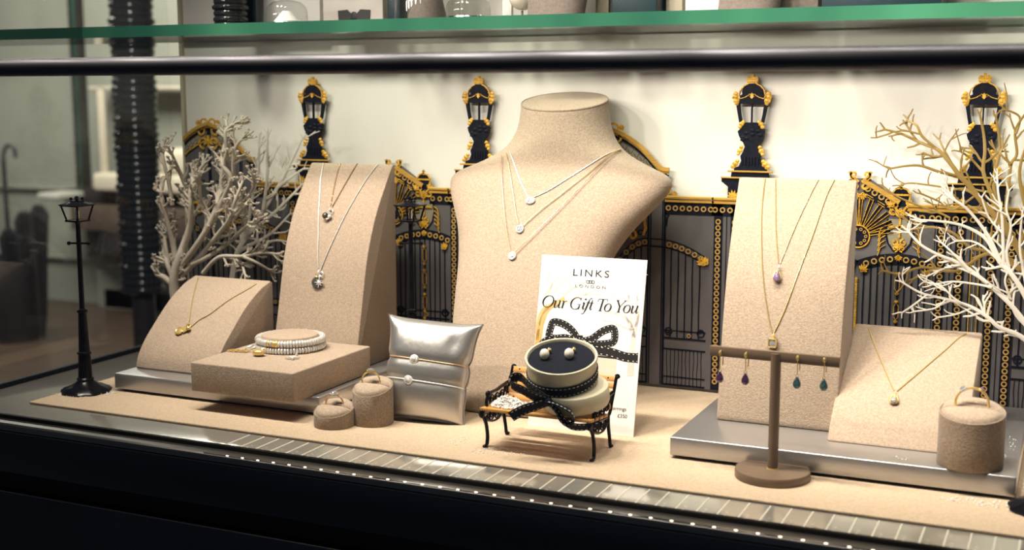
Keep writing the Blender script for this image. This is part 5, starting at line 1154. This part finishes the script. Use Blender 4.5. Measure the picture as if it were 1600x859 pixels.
# ------------------------------------------------------------------ fake snow
def snow(pts, n, r, seed, label, loc, spread_z=0.0):
    """pts: list of (x, y, z, sx, sy, h) heaps"""
    rr = random.Random(seed); b = MB()
    for x, y, z, sx, sy, h, k in pts:
        for _ in range(k):
            a = rr.uniform(0, 2 * PI); q = math.sqrt(rr.random()); dx, dy = q * math.cos(a) * sx, q * math.sin(a) * sy
            rad = rr.uniform(.5, 1.2) * r; zz = z + h * (1 - q * q) * rr.random() + rad * 0.45
            b.blob((x + dx, y + dy, zz), (rad, rad, rad * .8), 1)
    return solo(b, 'snow', M['snow'], loc, label, 'fake snow', None, 'stuff', 60)
snow([(-0.5190, 1.1290, 0.0434, 0.018, 0.014, 0.010, 620), (-0.502, 1.126, 0.0434, 0.018, 0.010, 0.006, 300)], 1, 0.0012, 1, 'heap of white fake snow on the left of the bench seat', (-0.5185, 1.129, 0.043))
snow([(-1.062, 1.1365, 0.0, 0.018, 0.012, 0.001, 90), (-1.087, 1.1085, 0.0, 0.03, 0.006, 0.0006, 50), (-1.108, 1.135, 0, .006, .02, .0005, 25)], 1, 0.0007, 2, 'sprinkle of fake snow around the left street lamp base', (-1.07, 1.13, 0))
snow([(-0.5350, 1.1060, 0.0, 0.020, 0.012, 0.0006, 70), (-0.515, 1.113, 0, 0.03, 0.008, 0.0005, 40), (-.5750, 1.130, 0, .012, .02, .0005, 40)], 1, 0.0007, 3, 'sprinkle of fake snow by the front foot of the bench', (-0.53, 1.11, 0))
snow([(-0.0120, 1.215, 0.0, 0.020, 0.040, 0.012, 500), (-0.055, 1.142, 0, 0.045, 0.012, 0.0008, 110)], 1, 0.0009, 4, 'drift of white fake snow right of the right silver board', (-0.02, 1.2, 0))
snow([(-0.052, 1.262, 0.0222, 0.012, 0.05, 0.0005, 25), (-0.137, 1.176, 0.0222, 0.008, 0.006, 0.0004, 14)], 1, 0.0007, 6, 'few snow crumbs on the right silver board', (-0.06, 1.25, 0.022))
snow([(-1.088, 1.119, 0.0042, 0.015, 0.006, 0.001, 55)], 1, 0.0007, 8, 'snow dusting on the left street lamp foot', (-1.087, 1.12, 0.004))

# ------------------------------------------------------------------ things on the glass shelf (only their feet show)
SZ = 0.4445
def shelf_x(px, Y): return at_y(px, 20, Y).x
def cloche(px, Y, r, h, label, inner=None):
    x = shelf_x(px, Y); t = thing('glass_cloche', label, 'cloche', (x, Y, SZ), 0, 'glass domes on the shelf')
    b = MB(); pr_ = [(r, 0.0), (r * 1.02, 0.001), (r, h * .5), (r * .92, h * .72), (r * .70, h * .90), (r * .35, h * .98), (0.0005, h)]; b.lathe(pr_, 32, None, False); b.build('dome', M['dome'], t)
    b = MB(); b.tube([(r * 1.0 * math.cos(a), r * math.sin(a), 0.0012) for a in [2 * PI * k / 32 for k in range(32)]], 0.0012, 6, True); b.build('rim', M['chrome'], t)
    if inner:
        b = MB(); b.lathe([(r * .6, 0.0), (r * .62, 0.004), (r * .45, h * .3), (r * .2, h * .55)], 20); b.build('filling', M[inner], t)
cloche(448, 1.335, 0.026, 0.030, 'small clear glass dome at the left of the glass shelf', 'snow')
cloche(668, 1.385, 0.040, 0.110, 'tall glass dome over a dark figure on the shelf', 'greybrown')
cloche(732, 1.32, 0.026, 0.026, 'small bright glass dome at the middle of the shelf')
def shelf_box(px0, px1, Y, d, h, mk, name, label, cat, bev=0.0015):
    x0, x1 = shelf_x(px0, Y), shelf_x(px1, Y); b = MB(); b.box((x0, Y, SZ), (x1, Y + d, SZ + h), bev)
    return solo(b, name, M[mk], ((x0 + x1) / 2, Y + d / 2, SZ), label, cat)
def shelf_bust(px, Y, w, label):
    x = shelf_x(px, Y); b = MB(); rows = []
    for z, hw, df in ((0, .8, .5), (0.002, .82, .52), (0.05, .92, .56), (0.12, 1.05, .6), (0.15, 1.0, .55), (0.17, .6, .4), (0.20, .42, .36)):
        rows.append([b.bm.verts.new((x + w * hw * math.copysign(abs(math.cos(a)) ** .8, math.cos(a)), Y + w * df * math.sin(a) + z * .25, SZ + z)) for a in [2 * PI * k / 28 for k in range(28)]])
    for a_, b_ in zip(rows, rows[1:]):
        for k in range(28): b.bm.faces.new((a_[k], a_[(k + 1) % 28], b_[(k + 1) % 28], b_[k]))
    b.bm.faces.new(rows[0][::-1]); b.bm.faces.new(rows[-1])
    return solo(b, 'necklace_bust', M['greybrown'], (x, Y, SZ), label, 'bust', 'suede busts on the glass shelf')
shelf_bust(868, 1.365, 0.042, 'grey-brown suede bust on the shelf above the big bust, near the gilt frame')
shelf_bust(1168, 1.375, 0.042, 'grey-brown suede bust on the shelf right of the white block')
shelf_box(605, 625, 1.39, 0.02, 0.09, 'tealbox', 'photo_stand', 'narrow dark upright stand on the shelf between bow card and dome', 'stand')
t = shelf_box(505, 598, 1.405, 0.004, 0.10, 'ink_grey', 'gift_card', 'pale upright card picturing a dark bow on the shelf', 'card', 0.0004)
b = MB(); x = shelf_x(553, 1.404)
for s in (-1, 1): b.prism([(x, SZ + 0.012), (x + s * 0.010, SZ + 0.021), (x + s * 0.024, SZ + 0.020), (x + s * 0.023, SZ + 0.006), (x + s * 0.010, SZ + 0.006)], 1.4035, 1.4049)
b.ball((x, 1.404, SZ + 0.0125), (0.006, 0.001, 0.006), 10); b.build('printed_bow', M['ink'], t, t.location)
shelf_box(400, 500, 1.43, 0.012, 0.09, 'card', 'backing_sheet', 'cream upright panel behind the small left dome on the shelf', 'panel')
shelf_box(385, 400, 1.41, 0.01, 0.09, 'tealbox', 'picture', 'slim black upright frame at the left end of the shelf items', 'frame')
shelf_box(785, 799, 1.40, 0.006, 0.09, 'card', 'price_card', 'narrow white upright card on the shelf beside the middle dome', 'card', 0.0004)
shelf_box(930, 951, 1.40, 0.008, 0.09, 'gate_pale', 'picture', 'gilt edged upright frame on the shelf beside the dark teal box', 'frame')
shelf_box(955, 1026, 1.385, 0.05, 0.08, 'tealbox', 'gift_box', 'dark teal box on the shelf between gilt frame and white block', 'box')
shelf_box(1070, 1124, 1.365, 0.05, 0.07, 'card', 'display_block', 'white block on the shelf beside the right suede bust', 'display stand')
shelf_box(1283, 1470, 1.36, 0.07, 0.08, 'tealbox', 'gift_box', 'wide dark navy box at the right end of the shelf', 'box')
shelf_box(1215, 1278, 1.40, 0.03, 0.07, 'greybrown', 'display_block', 'grey-brown suede block on the shelf beside the wide navy box', 'display stand')
shelf_box(1040, 1066, 1.41, 0.02, 0.06, 'linen', 'display_block', 'cream linen block on the shelf between teal box and white block', 'display stand')
t = thing('pearl_ball', 'glossy white ball ornament on the shelf above the bust neck', 'ornament', (shelf_x(816, 1.37), 1.37, SZ))
b = MB(); b.lathe([(0.004, 0), (0.004, 0.004), (0.0015, 0.006), (0.0015, 0.012)], 12); b.build('stem', M['chrome'], t)
b = MB(); b.ball((0, 0, 0.027), 0.0160, 18); b.build('ball', M['pearl'], t)
def ring_stack(loc, r, z0, z1, pitch, label, m='blackring'):
    t = thing('ring_column', label, 'column', loc, 0, 'glossy black ribbed columns'); rr = random.Random(9)
    z = z0; prof = []
    while z < z1:
        k = rr.uniform(.93, 1.04); prof += [(r * (.86 + (k - .86) * math.sin(PI * q_)), z + pitch * (.5 - .5 * math.cos(PI * q_))) for q_ in (0.06, .25, .42, .58, .75, .94)]; z += pitch
    b = MB(); b.lathe(prof, 36); b.build('rings', M[m], t)
    return t
xk = shelf_x(361, 1.39)
ring_stack((xk, 1.39, SZ), 0.0245, 0.0, 0.13, 0.0078, 'short glossy black ribbed column standing on the left of the glass shelf')

# ------------------------------------------------------------------ shop interior seen through the left side glass
cxp = at_y(217, 300, 3.0)
colm = ring_stack((cxp.x, 3.0, -0.85), 0.068, 0.60, 1.75, 0.0225, 'tall glossy black ribbed column behind the left side glass')
b = MB(); b.lathe([(0.16, 0), (0.16, 0.02), (0.05, 0.03), (0.035, 0.05), (0.035, 0.60)], 28); b.build('pedestal', M['intdark'], colm)
IY = 5.46
def fr(px0, py0, px1, py1, Y): a, c = at_y(px0, py0, Y), at_y(px1, py1, Y); return a.x, c.z, c.x, a.z
cab = thing('wall_showcase', 'dark framed lit glass wall showcase with cream display behind the ribbed column', 'showcase', (at_y(190, 300, 5.3).x, 5.3, -0.85)); CL = cab.location
x0, z0, x1, z1 = fr(90, -40, 300, 296, 5.25)
xa = at_y(78, 100, 5.25).x; zb = at_y(90, 296, 5.25).z; zt = 1.15
b = MB(); b.box((xa, 5.40, zb), (xa + 0.045, 5.48, zt), 0.004); b.box((xa, 5.30, zb - 0.075), (x1 + .3, 5.48, zb), 0.004); b.box((x1 + .25, 5.4, zb), (x1 + .3, 5.48, zt), .004); b.build('frame', M['intdark'], cab, CL)
b = MB(); b.box((xa + .05, 5.47, zb), (x1 + .3, 5.49, zt)); b.build('back_panel', M['intwall'], cab, CL)
b = MB(); xs_ = at_y(126, 200, 5.24).x; b.box((xs_ - 0.006, 5.22, zb), (xs_ + 0.006, 5.23, zt), 0.002); b.build('green_glass_edge', M['edge'], cab, CL)
for pxx in (158, 163):
    xv = at_y(pxx, 200, 5.3).x; b = MB(); b.box((xv - 0.009, 5.29, zb), (xv + 0.009, 5.31, at_y(160, 135, 5.3).z), 0.003); b.build('upright', M['linen'], cab, CL)
zz = at_y(160, 137, 5.3).z; b = MB(); b.box((at_y(140, 137, 5.3).x, 5.29, zz - 0.008), (x1 + .2, 5.45, zz + 0.008), 0.003); b.build('top_rail', M['linen'], cab, CL)
b = MB(); b.box((at_y(160, 280, 5.3).x, 5.22, zb), (x1 + .25, 5.46, zb + 0.10), 0.02, 3); b.build('cream_plinth', M['linen'], cab, CL)
b = MB(); b.box((at_y(255, 250, 5.3).x, 5.25, zb + 0.10), (x1 + .2, 5.45, zb + 0.24), 0.04, 4); b.build('display_roll', M['linen'], cab, CL)
xs2, zd0, zd1 = at_y(88, 330, 5.22).x, at_y(100, 362, 5.22).z, at_y(100, 315, 5.22).z
b = MB(); b.box((xs2 - 0.02, 5.10, zd1 + 0.015), (xs2 + 0.13, 5.48, zd1 + 0.055), 0.012, 3); b.build('white_sill', M['inttrim'], cab, CL)
b = MB(); b.box((xs2 + 0.12, 5.20, zd0 + .02), (x1 + .3, 5.48, zb - 0.075), 0.003); b.build('drawer', M['intbrown'], cab, CL)
b = MB(); xc_, yc_ = x1 + .1, 5.48; pl = [(xs2 + 0.13 + (x1 + .3 - xs2 - .13) * k / 14, 5.30 - 0.22 * math.sin(PI * min(1, k / 10) / 2)) for k in range(15)] + [(x1 + .3, 5.48), (xs2 + .13, 5.48)]
b.prism(pl, zd0 - 0.10, zd0 + 0.02, 'z'); b.build('bowed_base', M['intdark'], cab, CL)
b = MB(); b.box((xs2 + 0.10, 5.40, -0.85), (x1 + .3, 5.49, zd0 - 0.06), 0.003); b.build('cupboard', M['intwall'], cab, CL)
# umbrella bin
bx = at_y(22, 450, 4.5); ub = thing('umbrella_bin', 'black tapered umbrella bin on the shop floor at far left', 'bin', (bx.x, 4.5, -0.85)); zt_ = at_y(20, 405, 4.5).z + 0.85
b = MB(); b.lathe([(0.105, 0), (0.11, 0.01), (0.145, zt_), (0.138, zt_), (0.105, 0.02)], 32, None); b.build('bin', M['umbrella'], ub)
def umbrella(px, lean, handle, seed, label):
    p = at_y(px + 12, 450, 4.5); t = thing('umbrella', label, 'umbrella', (p.x, 4.5, -0.83), 0, 'umbrellas in the bin')
    zt2 = at_y(px, {1: 372, 2: 345, 3: 335}[seed], 4.5).z + 0.83
    b = MB(); n = 10; rows = []
    for z, r in ((0.0, 0.006), (0.12, 0.018), (zt2 * .72, 0.028), (zt2, 0.036), (zt2 + .02, 0.026), (zt2 + 0.05, 0.014)):
        rows.append([b.bm.verts.new((lean * z + r * (1 + .30 * (-1) ** k) * math.cos(2 * PI * k / (2 * n)), r * (1 + .30 * (-1) ** k) * math.sin(2 * PI * k / (2 * n)), z + (0.045 * (k % 2) if r > .03 else 0))) for k in range(2 * n)])
    for a_, b_ in zip(rows, rows[1:]):
        for k in range(2 * n): b.bm.faces.new((a_[k], a_[(k + 1) % (2 * n)], b_[(k + 1) % (2 * n)], b_[k]))
    b.bm.faces.new(rows[0][::-1]); b.bm.faces.new(rows[-1]); b.build('canopy', M['umbrella'], t)
    if handle:
        zh = at_y(10, 240, 4.5).z + 0.83; x_ = lean * zt2
        b = MB(); b.tube(smoothpath([(x_, 0, zt2), (x_ - .004, 0, zh - .05), (x_ + .000, 0, zh), (x_ + .018, 0, zh + .032), (x_ + .045, 0, zh + .040), (x_ + .070, 0, zh + .022), (x_ + .078, 0, zh - .02)], 6), 0.011, 10); b.build('handle', M['umbrella'], t)
umbrella(6, 0.0, True, 1, 'black umbrella with a curved crook handle in the bin'); umbrella(30, 0.01, False, 2, 'folded black umbrella in the bin, middle of the three'); umbrella(52, 0.02, False, 3, 'folded black umbrella in the bin, nearest the showcase')

# ------------------------------------------------------------------ lights
def area(name, loc, aim, sx, sy, watt, col, spread=180):
    l = bpy.data.lights.new(name, 'AREA'); l.shape = 'RECTANGLE'; l.size = sx; l.size_y = sy; l.energy = watt; l.color = col; l.spread = R(spread)
    o = bpy.data.objects.new(name, l); COL.objects.link(o); o.location = loc
    d = V(aim) - V(loc); o.rotation_euler = d.to_track_quat('-Z', 'Y').to_euler(); return o
WARM = (1.0, 0.90, 0.755)
for k in range(8):
    x = -1.22 + 0.13 * k; area('header_lamp', (x, 0.955, 0.535), (x + 0.38, 1.42, 0.20), 0.03, 0.03, 0.15 + 0.049 * k, WARM, 95)
for k in range(7):
    x = -1.15 + 0.19 * k; area('ceiling_lamp', (x, 1.03, 0.93), (x + 0.17, 1.22, 0.0), 0.08, 0.08, 1.1, WARM, 75)
area('shop_ceiling_light', (-4.2, 3.8, 1.9), (-4.2, 4.8, -0.4), 1.6, 1.2, 125, (1.0, 0.97, 0.84))
area('shop_spot', (-1.75, 1.75, 0.9), (-2.6, 3.0, 0.2), 0.25, 0.25, 14, (1.0, 0.97, 0.88))  # unseen light added for highlights on the black ribbed column
area('showcase_light', (-3.8, 5.0, 1.2), (-3.7, 5.4, 0.0), 0.8, 0.1, 3, (1.0, 0.9, 0.7))
w = bpy.data.worlds.new('shop_dusk'); scene.world = w; w.use_nodes = True
bg = w.node_tree.nodes['Background']; bg.inputs[0].default_value = (0.62, 0.70, 0.90, 1); bg.inputs[1].default_value = 0.05

# ------------------------------------------------------------------ camera, lift everything onto the floor
cd = bpy.data.cameras.new('camera'); cd.sensor_width = 36.0; cd.lens = FOC / 1600 * 36.0
co = bpy.data.objects.new('camera', cd); COL.objects.link(co); co.location = CAM; co.rotation_euler = _f.to_track_quat('-Z', 'Y').to_euler()
cd.dof.use_dof = True; cd.dof.focus_distance = 1.38; cd.dof.aperture_fstop = 5.6; cd.clip_start = 0.05
scene.camera = co
for o in list(scene.objects):
    if o.parent is None: o.location.z += LIFT
scene.view_settings.view_transform = 'Standard'; scene.view_settings.look = 'None'; scene.view_settings.gamma = 1.0
scene.view_settings.use_curve_mapping = False; scene.view_settings.exposure = -0.05
scene.cycles.max_bounces = 10; scene.cycles.transparent_max_bounces = 24; scene.cycles.caustics_reflective = False; scene.cycles.caustics_refractive = False
scene.cycles.use_denoising = True
